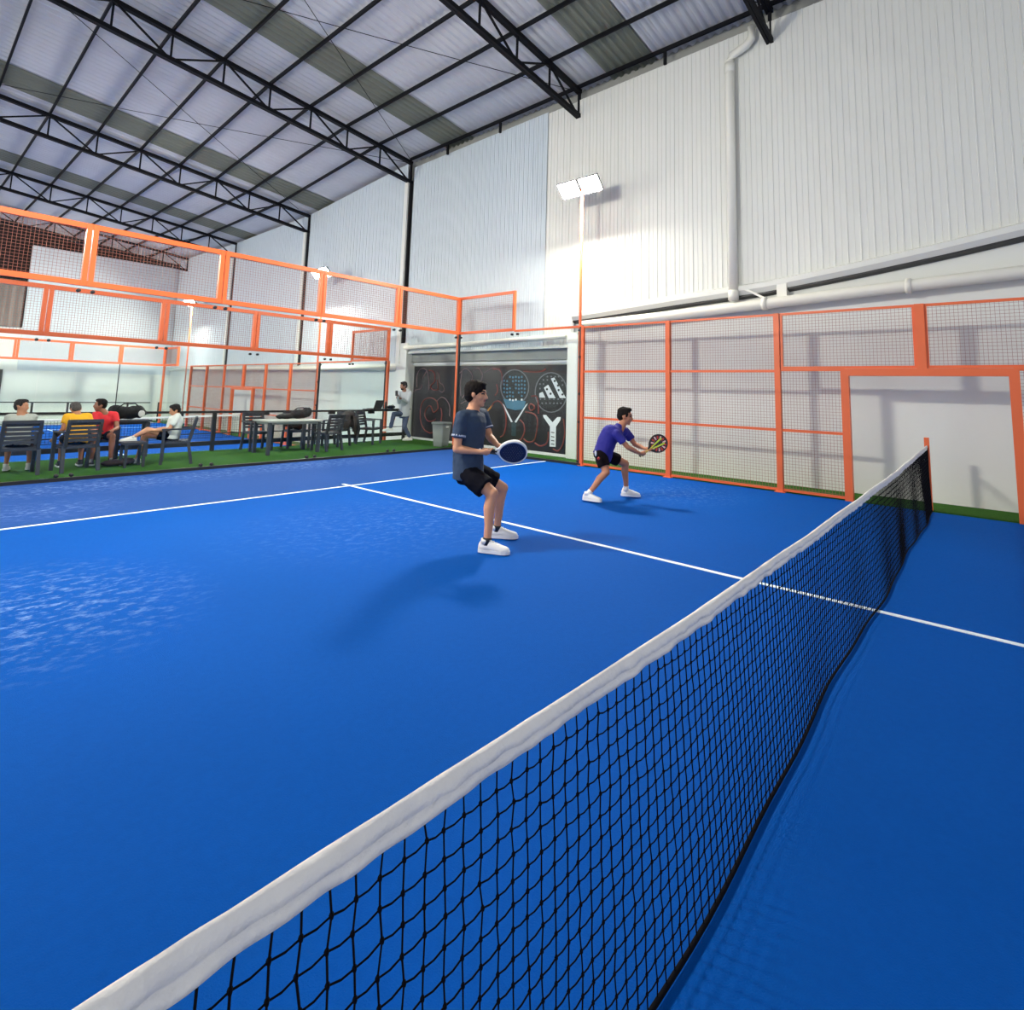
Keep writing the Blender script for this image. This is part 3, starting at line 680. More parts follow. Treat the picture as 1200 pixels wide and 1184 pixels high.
table(-2.15, 12.45, -1.2, 12.8, 'dark patio table holding a black sports bag, behind the seated group', M_CHAIR)
o = MB().box((-2.02, 10.95, .40), (-1.66, 11.3, .44)).build('stool', M_CHAIR)
st = thing('low_stool', 'small dark low stool under the white boy\'s raised shoe', 'stool', (-1.84, 11.12, 0))
o.name = 'stool_top'; o.parent = st; o.location = (1.84, -11.12, 0)
for sx in (-1, 1):
    for sy in (-1, 1): MB().box((sx*.14-.02, sy*.14-.02, 0), (sx*.14+.02, sy*.14+.02, .40)).build('leg', M_CHAIR, st)
st['label'] = "small dark stool beside the crossed legs of the boy in white"

def cloth_blob(name, label, cat, parts, m, base, vox=.018, amp=.02, sc=9, group=None):
    mb = MB()
    for c, rr in parts: mb.ell(V(base)+V(c), rr)
    def dsp(co): return amp*noise.noise(co*sc)+amp*.4*noise.noise(co*sc*2.7)
    root = thing(name, label, cat, base, 0, group)
    o = remesh(mb, 'fabric_body', m, root, vox, 3, base, disp=dsp)
    return root
b = cloth_blob('sports_bag', 'large black sports bag with a white emblem on the dark table', 'bag', [((0, 0, .14), (.36, .14, .13)), ((-.2, 0, .16), (.14, .14, .14)), ((.15, .02, .17), (.18, .14, .12))], M_BAG, (-1.62, 12.6, .745))
MB().tube([(-.2, -.12, .24), (-.1, -.13, .33), (.1, -.13, .33), (.2, -.12, .24)], .013, 6).build('handle', M_BAG, b, True)
MB().ell((.22, -.135, .13), (.06, .015, .07)).build('white_emblem', M_WHITE, b, True)
b = cloth_blob('duffel_bag', 'black duffel bag lying on the back of the empty table', 'bag', [((-.25, 0, .06), (.22, .1, .06)), ((.12, 0, .11), (.26, .12, .11)), ((.3, 0, .15), (.12, .1, .12))], M_BAG, (1.6, 11.93, .745))
MB().tube([(-.02, 0, .2), (.05, 0, .25), (.2, 0, .26), (.28, 0, .22)], .014, 6).build('handle', M_BAG, b, True)
b = cloth_blob('backpack', 'black backpack on the chair behind the empty table', 'bag', [((0, 0, .17), (.17, .13, .18)), ((.03, -.08, .13), (.13, .07, .11))], M_BAG, (1.95, 12.42, .435))
MB().tube([(-.08, 0, .33), (0, 0, .39), (.08, 0, .33)], .012, 6).build('handle', M_BAG, b, True)
b = cloth_blob('jacket', 'dark jacket draped over the back of a slatted armchair', 'jacket', [((0, 0, .3), (.10, .24, .1)), ((-.09, 0, .12), (.045, .25, .22)), ((.09, .05, .14), (.045, .22, .20)), ((.02, -.22, .05), (.05, .05, .22))], mat('brown_black_jacket', (36, 28, 30), rough=.8, var=.2, vscale=12, bump=.5), (3.22, 12.18, .52))
MB().cap((.02, -.27, .22), (.02, -.29, -.14), .045, .035).build('sleeve', MATS['brown_black_jacket'], b, True)
b = cloth_blob('gym_bag', 'dark bag lying on the turf beside the feet of the person in red', 'bag', [((0, 0, .06), (.26, .12, .06)), ((.15, .02, .08), (.12, .1, .06))], mat('maroon_black_fabric', (40, 24, 30), rough=.8, var=.3, vscale=12), (-2.0, 11.32, 0))
MB().tube([(-.1, 0, .11), (0, 0, .16), (.1, 0, .12)], .01, 6).build('handle', M_BAG, b, True)
# laptop on the counter
lp = thing('laptop', 'open black laptop on the counter near the standing person', 'laptop', (4.42, 12.8, .925), .25)
bevel(MB().box((-.17, -.12, 0), (.17, .12, .018)).build('keyboard_base', M_BLACK, lp), .003)
MB().add([(-.17, -.12, .018), (.17, -.12, .018), (.17, -.20, .25), (-.17, -.20, .25), (-.17, -.132, .018), (.17, -.132, .018), (.17, -.212, .25), (-.17, -.212, .25)],
         [(0, 1, 2, 3), (7, 6, 5, 4), (0, 4, 5, 1), (1, 5, 6, 2), (2, 6, 7, 3), (3, 7, 4, 0)]).build('screen', M_BLACK, lp)
bt = thing('drink_bottle', 'dark slim bottle on the counter between the laptop and the orange post', 'bottle', (4.78, 12.75, .925))
MB().tube([(0, 0, 0), (0, 0, .17), (0, 0, .2), (0, 0, .21)], [.032, .032, .015, .014], 12).build('bottle_body', M_BLACK, bt, True); MB().tube([(0, 0, .21), (0, 0, .24)], .016, 10).build('cap', M_GREY, bt, True)
bg = cloth_blob('shoulder_bag', 'small dark bag on the counter under the forearm of the standing person', 'bag', [((0, 0, .05), (.16, .09, .05))], M_BAG, (5.0, 12.8, .925), vox=.012, amp=.01)
MB().tube([(-.1, -.07, .06), (0, -.08, .12), (.1, -.07, .06)], .008, 6).build('handle', M_BAG, bg, True)
# bin
bn2 = thing('waste_bin', 'grey plastic waste bin in front of the black banner', 'bin', (5.18, 10.72, 0), .2)
def sq(w, z, n=6):
    pts = []
    for cx, cy, a0 in ((1, 1, 0), (-1, 1, 90), (-1, -1, 180), (1, -1, 270)):
        for k in range(n): a = math.radians(a0+90*k/(n-1)); pts.append(V((cx*(w-.04)+.04*math.cos(a), cy*(w-.04)+.04*math.sin(a), z)))
    return pts
MB().loft([sq(.15, 0), sq(.155, .02), sq(.19, .60)]).build('bin_body', M_GREY, bn2, True)
MB().loft([sq(.205, .59), sq(.21, .60), sq(.21, .64), sq(.19, .65)]).build('rim', M_GREY, bn2, True)
MB().box((-.06, -.20, .50), (.06, -.185, .56)).build('label_plate', M_WHITE, bn2)

# ------------------------------------------------------------------ rackets
def make_racket(label, face_m, frame_m, grip_m, pos, axis, nrm, extra=None):
    """grip end at pos, long axis and face normal given in world directions"""
    axis = V(axis).normalized(); nrm = V(nrm); nrm = (nrm-axis*nrm.dot(axis)).normalized(); side = nrm.cross(axis)
    r = thing('padel_racket', label, 'racket', pos)
    r.rotation_mode = 'QUATERNION'
    r.rotation_quaternion = Matrix((( axis.x, side.x, nrm.x), (axis.y, side.y, nrm.y), (axis.z, side.z, nrm.z))).to_quaternion()
    cu = bpy.data.curves.new('face', 'CURVE'); cu.dimensions = '2D'; cu.fill_mode = 'BOTH'; cu.extrude = .017
    def sp(pts):
        s = cu.splines.new('POLY'); s.points.add(len(pts)-1); s.use_cyclic_u = True
        for q, p in zip(s.points, pts): q.co = (p[0], p[1], 0, 1)
    def headpt(a, k=1.0):
        c = math.cos(a); s = math.sin(a); return (.325+.135*k*c*(1.0 if c > 0 else 1.06), .128*k*s*(1-.10*max(0, -c)))
    sp([headpt(2*PI*k/48) for k in range(48)])
    for i in range(-4, 5):
        for j in range(-4, 5):
            x = .325+i*.024+(j % 2)*.012; y = j*.021
            if ((x-.325)/.105)**2+(y/.10)**2 < 1: sp([(x+.0055*math.cos(2*PI*k/8), y+.0055*math.sin(2*PI*k/8)) for k in range(8)])
    ob = bpy.data.objects.new('face', cu); COL.objects.link(ob); dg = bpy.context.evaluated_depsgraph_get()
    me = bpy.data.meshes.new_from_object(ob.evaluated_get(dg)); bpy.data.objects.remove(ob); me.materials.clear(); me.materials.append(face_m)
    link('face', me, r)
    mb = MB(); rings = []
    for k in range(49):
        a = 2*PI*k/48; x, y = headpt(a); d = V((math.cos(a), math.sin(a), 0))
        rings.append([V((x, y, 0))+d*dx+V((0, 0, dz)) for dx, dz in ((-.008, -.020), (.006, -.018), (.009, 0), (.006, .018), (-.008, .020))])
    mb.loft(rings, caps=False); mb.build('frame', frame_m, r, True)
    for s in (-1, 1): MB().tube([(.15, s*.008, 0), (.18, s*.03, 0), (.215, s*.062, 0)], [.012, .013, .014], 8).build('throat', frame_m, r, True)
    MB().tube([(0, 0, 0), (.005, 0, 0), (.15, 0, 0), (.165, 0, 0)], [.019, .017, .0155, .015], 12).build('grip', grip_m, r, True)
    MB().tube([(-.012, 0, 0), (.002, 0, 0)], .020, 12).build('butt_cap', frame_m, r, True)
    if extra: extra(r)
    return r

# ------------------------------------------------------------------ people
def skin_mat(n, c): return mat(n, c, rough=.55, var=.06, vscale=14)
def lerp(a, b, t): return V(a)+(V(b)-V(a))*t
def shoe(root, ankle, f, k, m, sole_m, up=V((0, 0, 1)), low=True):
    f = V(f); f = (f-up*f.dot(up)).normalized(); s = up.cross(f); base = V(ankle)-up*(.085*k)
    st = [(-.075, .026, .055), (-.055, .034, .085), (-.01, .039, .098), (.04, .040, .090), (.09, .045, .070), (.14, .049, .055), (.18, .046, .044), (.205, .034, .034), (.215, .018, .022)]
    n = 12; rings = []
    for x, w, h in st:
        rings.append([base+f*(x*k)+s*(w*k*math.copysign(abs(math.cos(PI*j/(n-1)))**.8, math.cos(PI*j/(n-1))))+up*((.02+h*math.sin(PI*j/(n-1))**.8)*k) for j in range(n)])
    o = MB(); o.loft(rings); u = child(o, 'shoe', m, root, True)
    ol = [(-.085, 0), (-.075, .03), (-.04, .041), (.03, .043), (.10, .050), (.15, .054), (.19, .046), (.215, .028), (.225, 0)]
    poly = [(x, y) for x, y in ol]+[(x, -y) for x, y in ol[-2:0:-1]]
    mb = MB().prism([base+f*(x*k)+s*(y*k) for x, y in poly], up*(.028*k)); so = child(mb, 'sole', sole_m, root)
    so.parent = u; so.location = (0, 0, 0)
    mb = MB()
    for i in range(4):
        c = base+f*((.035+.028*i)*k)+up*((.112-.012*i)*k); mb.bar(c-s*.022*k, c+s*.022*k, .006*k, .006*k)
    lc = child(mb, 'laces', sole_m, root); lc.parent = u
    child(MB().tube([base+f*(-.018*k)+up*(.075*k), base+f*(-.016*k)+up*(.105*k), base+f*(-.014*k)+up*(.118*k)], [.040*k, .042*k, .040*k], 12), 'shoe_collar', m, root, True)

def hand(mb, wrist, d, pn, k, curl=.5, side=1):
    """open hand: palm then four unequal curled fingers and a thumb leaving the side. d along the palm, pn palm normal"""
    wrist = V(wrist); d = V(d).normalized(); pn = V(pn); pn = (pn-d*pn.dot(d)).normalized(); s = d.cross(pn)*side
    c = wrist+d*.048*k; mb.ell(c, (.042*k, .047*k, .018*k), (s, d, pn))
    mb.cap(wrist, wrist+d*.03*k, .026*k, .028*k, 8)
    for i, (off, L) in enumerate(((.030, .072), (.010, .080), (-.010, .075), (-.029, .060))):
        p = wrist+d*.085*k+s*off*k; dd = d; a = 0; rr = .0098*k
        for seg in (.45, .32, .23):
            a += curl; dd = (d*math.cos(a)+pn*math.sin(a)); q = p+dd*L*seg*k; mb.cap(p, q, rr, rr*.92, 6); p = q; rr *= .92
    p = wrist+d*.025*k+s*.030*k; dd = (d*.7+s*.7+pn*.25).normalized()
    for L in (.035, .03, .025):
        q = p+dd*L*k; mb.cap(p, q, .0115*k, .0105*k, 6); p = q; dd = (dd+d*.4+pn*curl*.5).normalized()

def grip_hand(mb, wrist, c, axis, k, side=1, rad=.017):
    """fist closed round a handle through c along axis (axis points to the racket head)"""
    wrist = V(wrist); c = V(c); axis = V(axis).normalized(); to = c-wrist; out = (to-axis*to.dot(axis)).normalized(); t = axis.cross(out)*side
    pc = c-out*(rad+.014*k)+axis*0
    mb.cap(wrist, lerp(wrist, pc, .6), .026*k, .027*k, 8)
    mb.ell(pc, (.042*k, .036*k, .018*k), (axis, t, out))
    R = rad+.008*k
    for i, off in enumerate((.032, .011, -.010, -.030)):
        rr = (.0098, .0100, .0095, .0085)[i]*k; pts = []
        for a in (-2.3, -1.6, -.6, .5, 1.3): pts.append(c+axis*off*k+(t*math.cos(a)*1.0+out*(math.sin(a)+.15)*1.0)*R*(1 if a < 1 else .95))
        pts = [c+axis*off*k+(-out*math.cos(a)+t*math.sin(a))*R for a in (.6, 1.3, 2.1, 2.9, 3.6)]
        for p, q in zip(pts, pts[1:]): mb.cap(p, q, rr, rr*.97, 6)
    p = pc+axis*.035*k-t*.012*k; pts = [p]+[c+axis*(.045+.01*j)*k+(-out*math.cos(a)-t*math.sin(a))*R for j, a in enumerate((.7, 1.5, 2.2))]
    for a, b_ in zip(pts, pts[1:]): mb.cap(a, b_, .0115*k, .0105*k, 6)

def person(label, J, look, cl, k=1.0, vox=.009, fine=True):
    """J: joints in world metres. cl: clothing spec."""
    look = V(look).normalized()
    base = V(((J['anL'].x+J['anR'].x)/2, (J['anL'].y+J['anR'].y)/2, cl.get('ground', 0)))
    r = thing('person', label, 'person', base)
    hipc = (J['hipL']+J['hipR'])/2; shc = (J['shL']+J['shR'])/2; neck = J['neck']
    upv = (neck-hipc).normalized()
    latH = (J['hipL']-J['hipR']).normalized(); latS = (J['shL']-J['shR']).normalized()
    hd = J['head']; hu = (hd-neck); hu = (hu-look*hu.dot(look)).normalized() if (hu-look*hu.dot(look)).length > .01 else V((0, 0, 1))
    if 'hup' in J: hu = V(J['hup']); hu = (hu-look*hu.dot(look)).normalized()
    hs = look.cross(hu)*-1                              # points to the person's left
    # ---- body, one continuous surface
    mb = MB(); n = 20
    def torso(mb, rows, n=20, fl=False):
        rings = []
        for t, a, b in rows:
            c = lerp(hipc, neck, t); bend = J.get('bend')
            if bend is not None: c = c+V(bend)*math.sin(PI*max(0, min(1, t)))
            lat = lerp(latH, latS, max(0, min(1, t))).normalized(); f = lat.cross(upv).normalized(); lat = upv.cross(f).normalized()*1
            rings.append([c+lat*(a*k*math.cos(2*PI*j/n))+f*(b*k*math.copysign(abs(math.sin(2*PI*j/n))**.85, math.sin(2*PI*j/n))) for j in range(n)])
        mb.loft(rings); return mb
    torso(mb, [(-.16, .10, .08), (-.08, .15, .105), (0, .163, .115), (.2, .150, .105), (.45, .142, .105), (.65, .158, .112), (.8, .168, .108), (.9, .16, .085), (.97, .09, .065), (1.03, .055, .055)])
    mb.cap(lerp(shc, neck, .6), hd-hu*.05*k, .066*k, .057*k, 12)
    for S in 'LR':
        mb.cap(lerp(J['sh'+S], shc, .35), J['sh'+S], .056*k, .052*k)
        mb.cap(J['sh'+S], J['el'+S], .050*k, .039*k); mb.ell(lerp(J['sh'+S], J['el'+S], .45), (.047*k,)*3)
        mid = lerp(J['el'+S], J['wr'+S], .28); mb.cap(J['el'+S], mid, .038*k, .041*k); mb.cap(mid, J['wr'+S], .041*k, .026*k)
        mb.cap(lerp(J['hip'+S], hipc, .2), J['kn'+S], .088*k, .056*k, 14); mb.ell(lerp(J['hip'+S], J['kn'+S], .4), (.083*k,)*3)
        mb.ell(J['kn'+S], (.058*k,)*3)
        kn, an = J['kn'+S], J['an'+S]; back = -(V(cl['toe'+S])); cm = lerp(kn, an, .3)+back.normalized()*.014*k
        mb.cap(kn, cm, .053*k, .057*k); mb.cap(cm, lerp(kn, an, .65), .057*k, .042*k); mb.cap(lerp(kn, an, .65), an, .042*k, .034*k)
        mb.cap(an, an+V(cl['toe'+S]).normalized()*.08*k-V((0, 0, .045*k)), .036*k, .026*k)
        h = cl.get('hand'+S)
        if h and h[0] == 'grip': grip_hand(mb, J['wr'+S], h[1], h[2], k, h[3])
        elif h: hand(mb, J['wr'+S], h[1], h[2], k, h[3], h[4])
    # head: cranium, jaw, cheeks, brow, nose, lips, chin, ears
    A = (hs, look, hu); kb = k; k = k*cl.get('headk', 1.06)
    mb.ell(hd+hu*.030*k-look*.012*k, (.077*k, .094*k, .088*k), A, 18, 12); mb.ell(hd-hu*.015*k+look*.018*k, (.066*k, .070*k, .092*k), A, 18, 12)
    mb.ell(hd-hu*.072*k+look*.040*k, (.046*k, .044*k, .036*k), A); mb.ell(hd-hu*.095*k+look*.066*k, (.022*k, .018*k, .018*k), A)
    mb.cap(hd+hu*.020*k+look*.082*k, hd-hu*.026*k+look*.104*k, .009*k, .015*k, 8)
    mb.ell(hd-hu*.030*k+look*.090*k, (.019*k, .014*k, .010*k), A); mb.ell(hd-hu*.055*k+look*.084*k, (.026*k, .012*k, .011*k), A)
    mb.cap(hd+hu*.030*k+look*.078*k+hs*.034*k, hd+hu*.032*k+look*.082*k-hs*.034*k, .012*k, .012*k, 8)
    for s in (-1, 1):
        mb.ell(hd+hs*(s*.040*k)-hu*.022*k+look*.052*k, (.025*k, .025*k, .030*k), A)
        mb.ell(hd+hs*(s*.078*k)-hu*.004*k-look*.006*k, (.010*k, .020*k, .032*k), A)
    body = remesh(mb, 'body', cl['skin'], r, vox, 5 if fine else 3, base, mats=[M_EYE, M_LIP], fac=.4)
    if fine:
        le = [hd-base+hu*.010*k+look*.088*k+hs*(s*.032*k) for s in (-1, 1)]; br = [hd-base+hu*.033*k+look*.09*k+hs*(s*.032*k) for s in (-1, 1)]; lp_ = hd-base-hu*.054*k+look*.098*k
        for p in body.data.polygons:
            c = p.center
            for q in le:
                d = c-q
                if abs(d.dot(hs)) < .017*k and abs(d.dot(hu)) < .009*k and abs(d.dot(look)) < .03: p.material_index = 1
            for q in br:
                d = c-q
                if abs(d.dot(hs)) < .022*k and abs(d.dot(hu)) < .0065*k and abs(d.dot(look)) < .03: p.material_index = 1
            d = c-lp_
            if abs(d.dot(hs)) < .024*k and abs(d.dot(hu)) < .009*k and abs(d.dot(look)) < .02: p.material_index = 2
    # ---- hair
    hr = cl.get('hair', M_HAIR); mb = MB(); q = cl.get('hairfront', 0.0)
    g_ = cl.get('hairbig', 1.0); mb.ell(hd+hu*.050*k-look*.022*k, (.084*k*g_, .093*k*g_, .080*k*g_), A, 18, 12); mb.ell(hd+hu*.005*k-look*.050*k, (.076*k*g_, .062*k*g_, .078*k*g_), A, 16, 10)
    mb.ell(hd+hu*.098*k+look*(.030+q)*k, (.060*k, .052*k, .030*k), A)
    for s in (-1, 1): mb.ell(hd+hs*(s*.070*k)+hu*.030*k+look*.012*k, (.012*k, .034*k, .040*k), A)
    remesh(mb, 'hair', hr, r, .009, 2, base, disp=lambda co: .006*noise.noise(co*45)+.004*noise.noise(co*90))
    if cl.get('beard'):
        mb = MB(); mb.ell(hd-hu*.078*k+look*.046*k, (.052*k, .050*k, .034*k), A); mb.ell(hd-hu*.045*k+look*.088*k, (.028*k, .012*k, .010*k), A); remesh(mb, 'beard', M_HAIR, r, .009, 2, base)
    k = kb
    # ---- shirt
    mb = MB(); hem = cl.get('hem', -.12); e = cl.get('loose', .016)
    torso(mb, [(hem, .165+e, .118+e), (0, .168+e, .120+e), (.2, .158+e, .115+e), (.45, .150+e, .114+e), (.65, .163+e, .118+e), (.8, .172+e, .113+e), (.9, .163+e*.8, .092+e*.6), (.96, .11, .072), (.99, .078, .066)], 24)
    sl = cl.get('sleeve', .55)
    for S in 'LR':
        a = J['sh'+S]; b = J['el'+S]
        mb.cap(lerp(a, shc, .45), a, .070*k, .066*k); 
        if sl <= 1:
            q = lerp(a, b, sl); mb.tube([a, lerp(a, b, sl*.6), q], [.067*k, .067*k, .066*k], 14)
        else:
            mb.cap(a, b, .066*k, .056*k); mb.tube([b, lerp(b, J['wr'+S], .92)], [.056*k, .042*k], 14)
            mb.ell(b, (.057*k,)*3)
    if cl.get('collar'): mb.tube([neck-upv*.02*k, lerp(neck, hd, .22)], [.078*k, .068*k], 16)
    if cl.get('hood'): mb.ell(neck-look*.08*k, (.09*k, .06*k, .07*k), A)
    wr = cl.get('wrinkle', .008)
    remesh(mb, cl.get('topname', 't_shirt'), cl['top'], r, vox*1.1, 3, base, disp=lambda co: wr*noise.noise(V((co.x*9, co.y*9, co.z*5)))+wr*.6*noise.noise(co*22), fac=.5)
    if cl.get('band'):
        for S in 'LR':
            a = J['sh'+S]; b = J['el'+S]; child(MB().tube([lerp(a, b, sl-.10), lerp(a, b, sl-.04)], [.0705*k, .0705*k], 18), 'sleeve_band', cl['band'], r, True)
    # ---- shorts or trousers
    mb = MB(); to = cl.get('leg', .6)
    torso(mb, [(-.20, .12, .10), (-.10, .172, .128), (0, .172, .126), (.12, .160, .118)], 24)
    for S in 'LR':
        a = lerp(J['hip'+S], hipc, .15); b = J['kn'+S]
        mb.ell(a, (.092*k,)*3); gl = cl.get('looseleg', 0)
        if to <= 1: mb.tube([a, lerp(a, b, to*.5), lerp(a, b, to)], [.094*k+gl*.3, .098*k+gl, .096*k+gl], 18)
        else:
            mb.cap(a, b, .096*k, .068*k); mb.ell(b, (.069*k,)*3); mb.tube([b, lerp(b, J['an'+S], .5), lerp(b, J['an'+S], 1.0)], [.068*k, .060*k, .054*k], 16)
    remesh(mb, 'shorts' if to <= 1 else 'trousers', cl['bottom'], r, vox*1.1, 3, base, disp=lambda co: .007*noise.noise(co*11)+.004*noise.noise(co*24), fac=.5)
    # ---- socks and shoes
    for S in 'LR':
        kn, an = J['kn'+S], J['an'+S]
        if cl.get('sock'): child(MB().tube([lerp(an, kn, cl.get('sockh', .16)), lerp(an, kn, .05), an-V((0, 0, .02))], [.042*k, .040*k, .040*k], 14), 'sock', cl['sock'], r, True)
        shoe(r, an, cl['toe'+S], k, cl['shoe'], cl.get('sole', M_WHITE), up=V(cl.get('shup'+S, (0, 0, 1))))
    return r

SK = skin_mat('light_skin', (204, 146, 112)); SK2 = skin_mat('tan_skin', (180, 120, 88)); SK3 = skin_mat('brown_skin', (150, 98, 74))
M_SHOE = mat('white_shoe_leather', (226, 224, 220), rough=.55, var=.05)
M_NAVYT = mat('slate_navy_cloth', (42, 60, 84), rough=.85, var=.14, vscale=7, bump=.3, bscale=50)
M_ROYAL = mat('royal_blue_cloth', (34, 32, 128), rough=.8, var=.12, vscale=7, bump=.3, bscale=50)
M_BSHORT = mat('black_navy_cloth', (11, 12, 22), spec=.15, rough=.9, var=.2, vscale=8, bump=.3, bscale=50)
M_BLK2 = mat('black_red_tinged_cloth', (16, 9, 14), spec=.15, rough=.9, var=.2, vscale=8, bump=.3, bscale=50)

# player nearer the camera -------------------------------------------------
D = atD
J = dict(head=D(558.5, 462.5, 5.72), neck=D(554, 479.5, 5.72), shR=D(541, 488.5, 5.54), shL=D(565.5, 486, 5.95),
         elR=D(535, 526.5, 5.50), wrR=D(560, 529.5, 5.50), elL=D(573.5, 512, 5.92), wrL=D(583, 522, 5.72),
         hipR=D(545.5, 554, 5.60), hipL=D(553, 550, 5.86), knR=D(577, 578.5, 5.50), knL=D(589, 572, 5.93),
         anR=D(570.5, 636, 5.46), anL=D(582, 619.5, 6.0), bend=V((0, 0, 0))-HR*.02)
for s_, g_ in (('anR', .095), ('anL', .095)): J[s_] = V((J[s_].x, J[s_].y, g_))
ax1 = (HR*1.0+V((0, 0, -.02))+HF*.05).normalized(); n1 = (-HF*.86+V((0, 0, -.52))+HR*.08)
gp1 = D(569.5, 528.3, 5.53); rk1 = gp1-ax1*.055
make_racket('padel racket with a white rim and dark navy face held by the slate-shirted player', mat('navy_racket_face', (22, 28, 64), rough=.35), mat('white_racket_frame', (214, 214, 216), rough=.35), mat('black_grip', (20, 20, 24), rough=.8), rk1, ax1, n1)
toe = (HR*.95-HF*.22)
person('person in slate-navy t-shirt and black shorts crouching nearest the camera, racket ready', J, HR*.93-HF*.22+V((0, 0, -.04)),
       dict(skin=SK, top=M_NAVYT, bottom=M_BSHORT, shoe=M_SHOE, sock=M_BLACK, sockh=.10, toeR=toe, toeL=HR*.98-HF*.05, handR=('grip', gp1, ax1, -1),
            handL=(1, HR*.9-V((0, 0, .25))-HF*.35, V((0, 0, -1)), .35, -1), band=mat('pale_band', (170, 178, 196), rough=.8), leg=.74, sleeve=.66, hem=-.12, loose=.030, hairfront=.006, hairbig=1.12, looseleg=.012), 1.03, .0085)

# player by the side fence -------------------------------------------------
J = dict(head=D(732.5, 488, 8.34), neck=D(725.5, 500.5, 8.32), shR=D(722, 508.5, 8.14), shL=D(733, 505.5, 8.5),
         elR=D(736, 524.5, 8.12), wrR=D(750.5, 532, 8.2), elL=D(744, 521, 8.5), wrL=D(756, 526, 8.36),
         hipR=D(703.5, 533.5, 8.18), hipL=D(709, 532.5, 8.46), knR=D(710.5, 553.5, 8.12), knL=D(733, 543.5, 8.5),
         anR=D(689, 573.5, 8.10), anL=D(733.8, 572.8, 8.53), bend=V((0, 0, .05))-HR*.03, hup=V((0, 0, 1))-HR*.1)
for s_ in ('anR', 'anL'): J[s_] = V((J[s_].x, J[s_].y, .10))
ax2 = (HR*.82+V((0, 0, .57))).normalized(); gp2 = D(755, 531, 8.25); rk2 = gp2-ax2*.075
M_YG = mat('yellow_green_paint', (196, 214, 60), rough=.4); M_RED = mat('red_racket_print', (190, 50, 44), rough=.4)
def stripes(r):
    for s in (-1, 1):
        for sz in (-1, 1):
            MB().prism([(.17, s*.012, sz*.0175), (.40, s*.055, sz*.0175), (.41, s*.032, sz*.0175), (.19, s*.0, sz*.0175)], (0, 0, sz*.003)).build('printed_chevron', M_YG, r)
    for kk in range(14):
        a = 2*PI*kk/14+.2; mb = MB(); c0 = V((.325, 0, 0)); d0 = V((math.cos(a), math.sin(a), 0)); e0 = V((-d0.y, d0.x, 0))
        for sz in (-1, 1): mb.prism([c0+d0*.062-e0*.006+V((0, 0, sz*.0172)), c0+d0*.112-e0*.013+V((0, 0, sz*.0172)), c0+d0*.112+e0*.013+V((0, 0, sz*.0172)), c0+d0*.062+e0*.006+V((0, 0, sz*.0172))], (0, 0, sz*.002))
        mb.build('printed_ray', M_RED if kk % 2 == 0 else mat('pink_white_print', (222, 180, 176), rough=.4), r)
make_racket('padel racket with yellow-green throat and red rays held by the royal-blue shirt player', mat('black_racket_face', (22, 16, 20), rough=.35), mat('black_racket_frame', (30, 20, 24), rough=.35), mat('yellow_grip', (206, 170, 90), rough=.7), rk2, ax2, -HF+HR*.1+V((0, 0, .1)), stripes)
person('person in royal-blue t-shirt lunging with a racket in front of the orange side fence', J, HR*.95-HF*.22+V((0, 0, -.12)),
       dict(skin=SK2, top=M_ROYAL, bottom=M_BLK2, shoe=M_SHOE, sock=M_WHITE, sockh=.16, toeR=HR*.85-HF*.5, toeL=HR*.95-HF*.2, handR=('grip', gp2-ax2*.02, ax2, -1),
            handL=('grip', gp2+ax2*.10, ax2, 1), leg=.66, sleeve=.62, hem=-.10, loose=.032, collar=True, headk=1.14), .96, .010)

pr_ = [o for o in scn.objects if o.name.startswith('person') and o.type == 'EMPTY'][-1]
tw = D(698, 534, 8.02)
child(MB().ell(tw+V((0, 0, .03)), (.018, .014, .04)), 'ball_pocket_tag', M_WHITE, pr_, True)
child(MB().ell(tw+V((.03, -.03, -.04)), (.03, .014, .022)), 'red_pocket_trim', M_RED, pr_, True)

# ---- people on the deck: joints surveyed on the depth of their seats
def sit(label, cx, cy, face, dims, cl, k=.90, head=None, look=None, J2=None):
    """seated figure; hips at (cx,cy), facing angle face"""
    f = V((math.cos(face), math.sin(face), 0)); l = V((-f.y, f.x, 0)); Z = V((0, 0, 1)); c = V((cx, cy, .50))
    lean = dims.get('lean', .05)
    J = dict(hipL=c+l*.09, hipR=c-l*.09, neck=c+Z*.475*k+f*lean, knL=c+f*.42+l*.13+Z*.02, knR=c+f*.42-l*.13+Z*.02,
             anL=c+f*.40+l*.14-Z*.405, anR=c+f*.40-l*.14-Z*.405)
    s = J['neck']-Z*.03; J['shL'] = s+l*.162*k; J['shR'] = s-l*.162*k
    J['head'] = J['neck']+Z*.165*k+f*.03
    J['elL'] = J['shL']-Z*.24+f*.12+l*.05; J['elR'] = J['shR']-Z*.24+f*.12-l*.05
    J['wrL'] = J['elL']+f*.20-l*.07-Z*.02; J['wrR'] = J['elR']+f*.20+l*.07-Z*.02
    if J2: 
        for a, b in J2.items(): J[a] = V(b)
    cl.setdefault('toeL', f); cl.setdefault('toeR', f)
    cl.setdefault('handL', (1, f-l*.2, -Z, .4, -1)); cl.setdefault('handR', (1, f+l*.2, -Z, .4, 1))
    return person(label, J, look or f, cl, k, .014, False)
def Y(px, py, y): return on_axis(px, py, 1, y)
M_LG = mat('light_grey_cloth', (168, 170, 164), rough=.85, var=.12, vscale=8); M_YEL = mat('yellow_cloth', (236, 172, 26), rough=.8, var=.08)
M_REDC = mat('red_cloth', (214, 40, 50), rough=.8, var=.08); M_WHC = mat('white_cloth', (222, 224, 220), rough=.85, var=.05); M_JEAN = mat('blue_jeans', (70, 82, 112), rough=.9, var=.2, vscale=12)
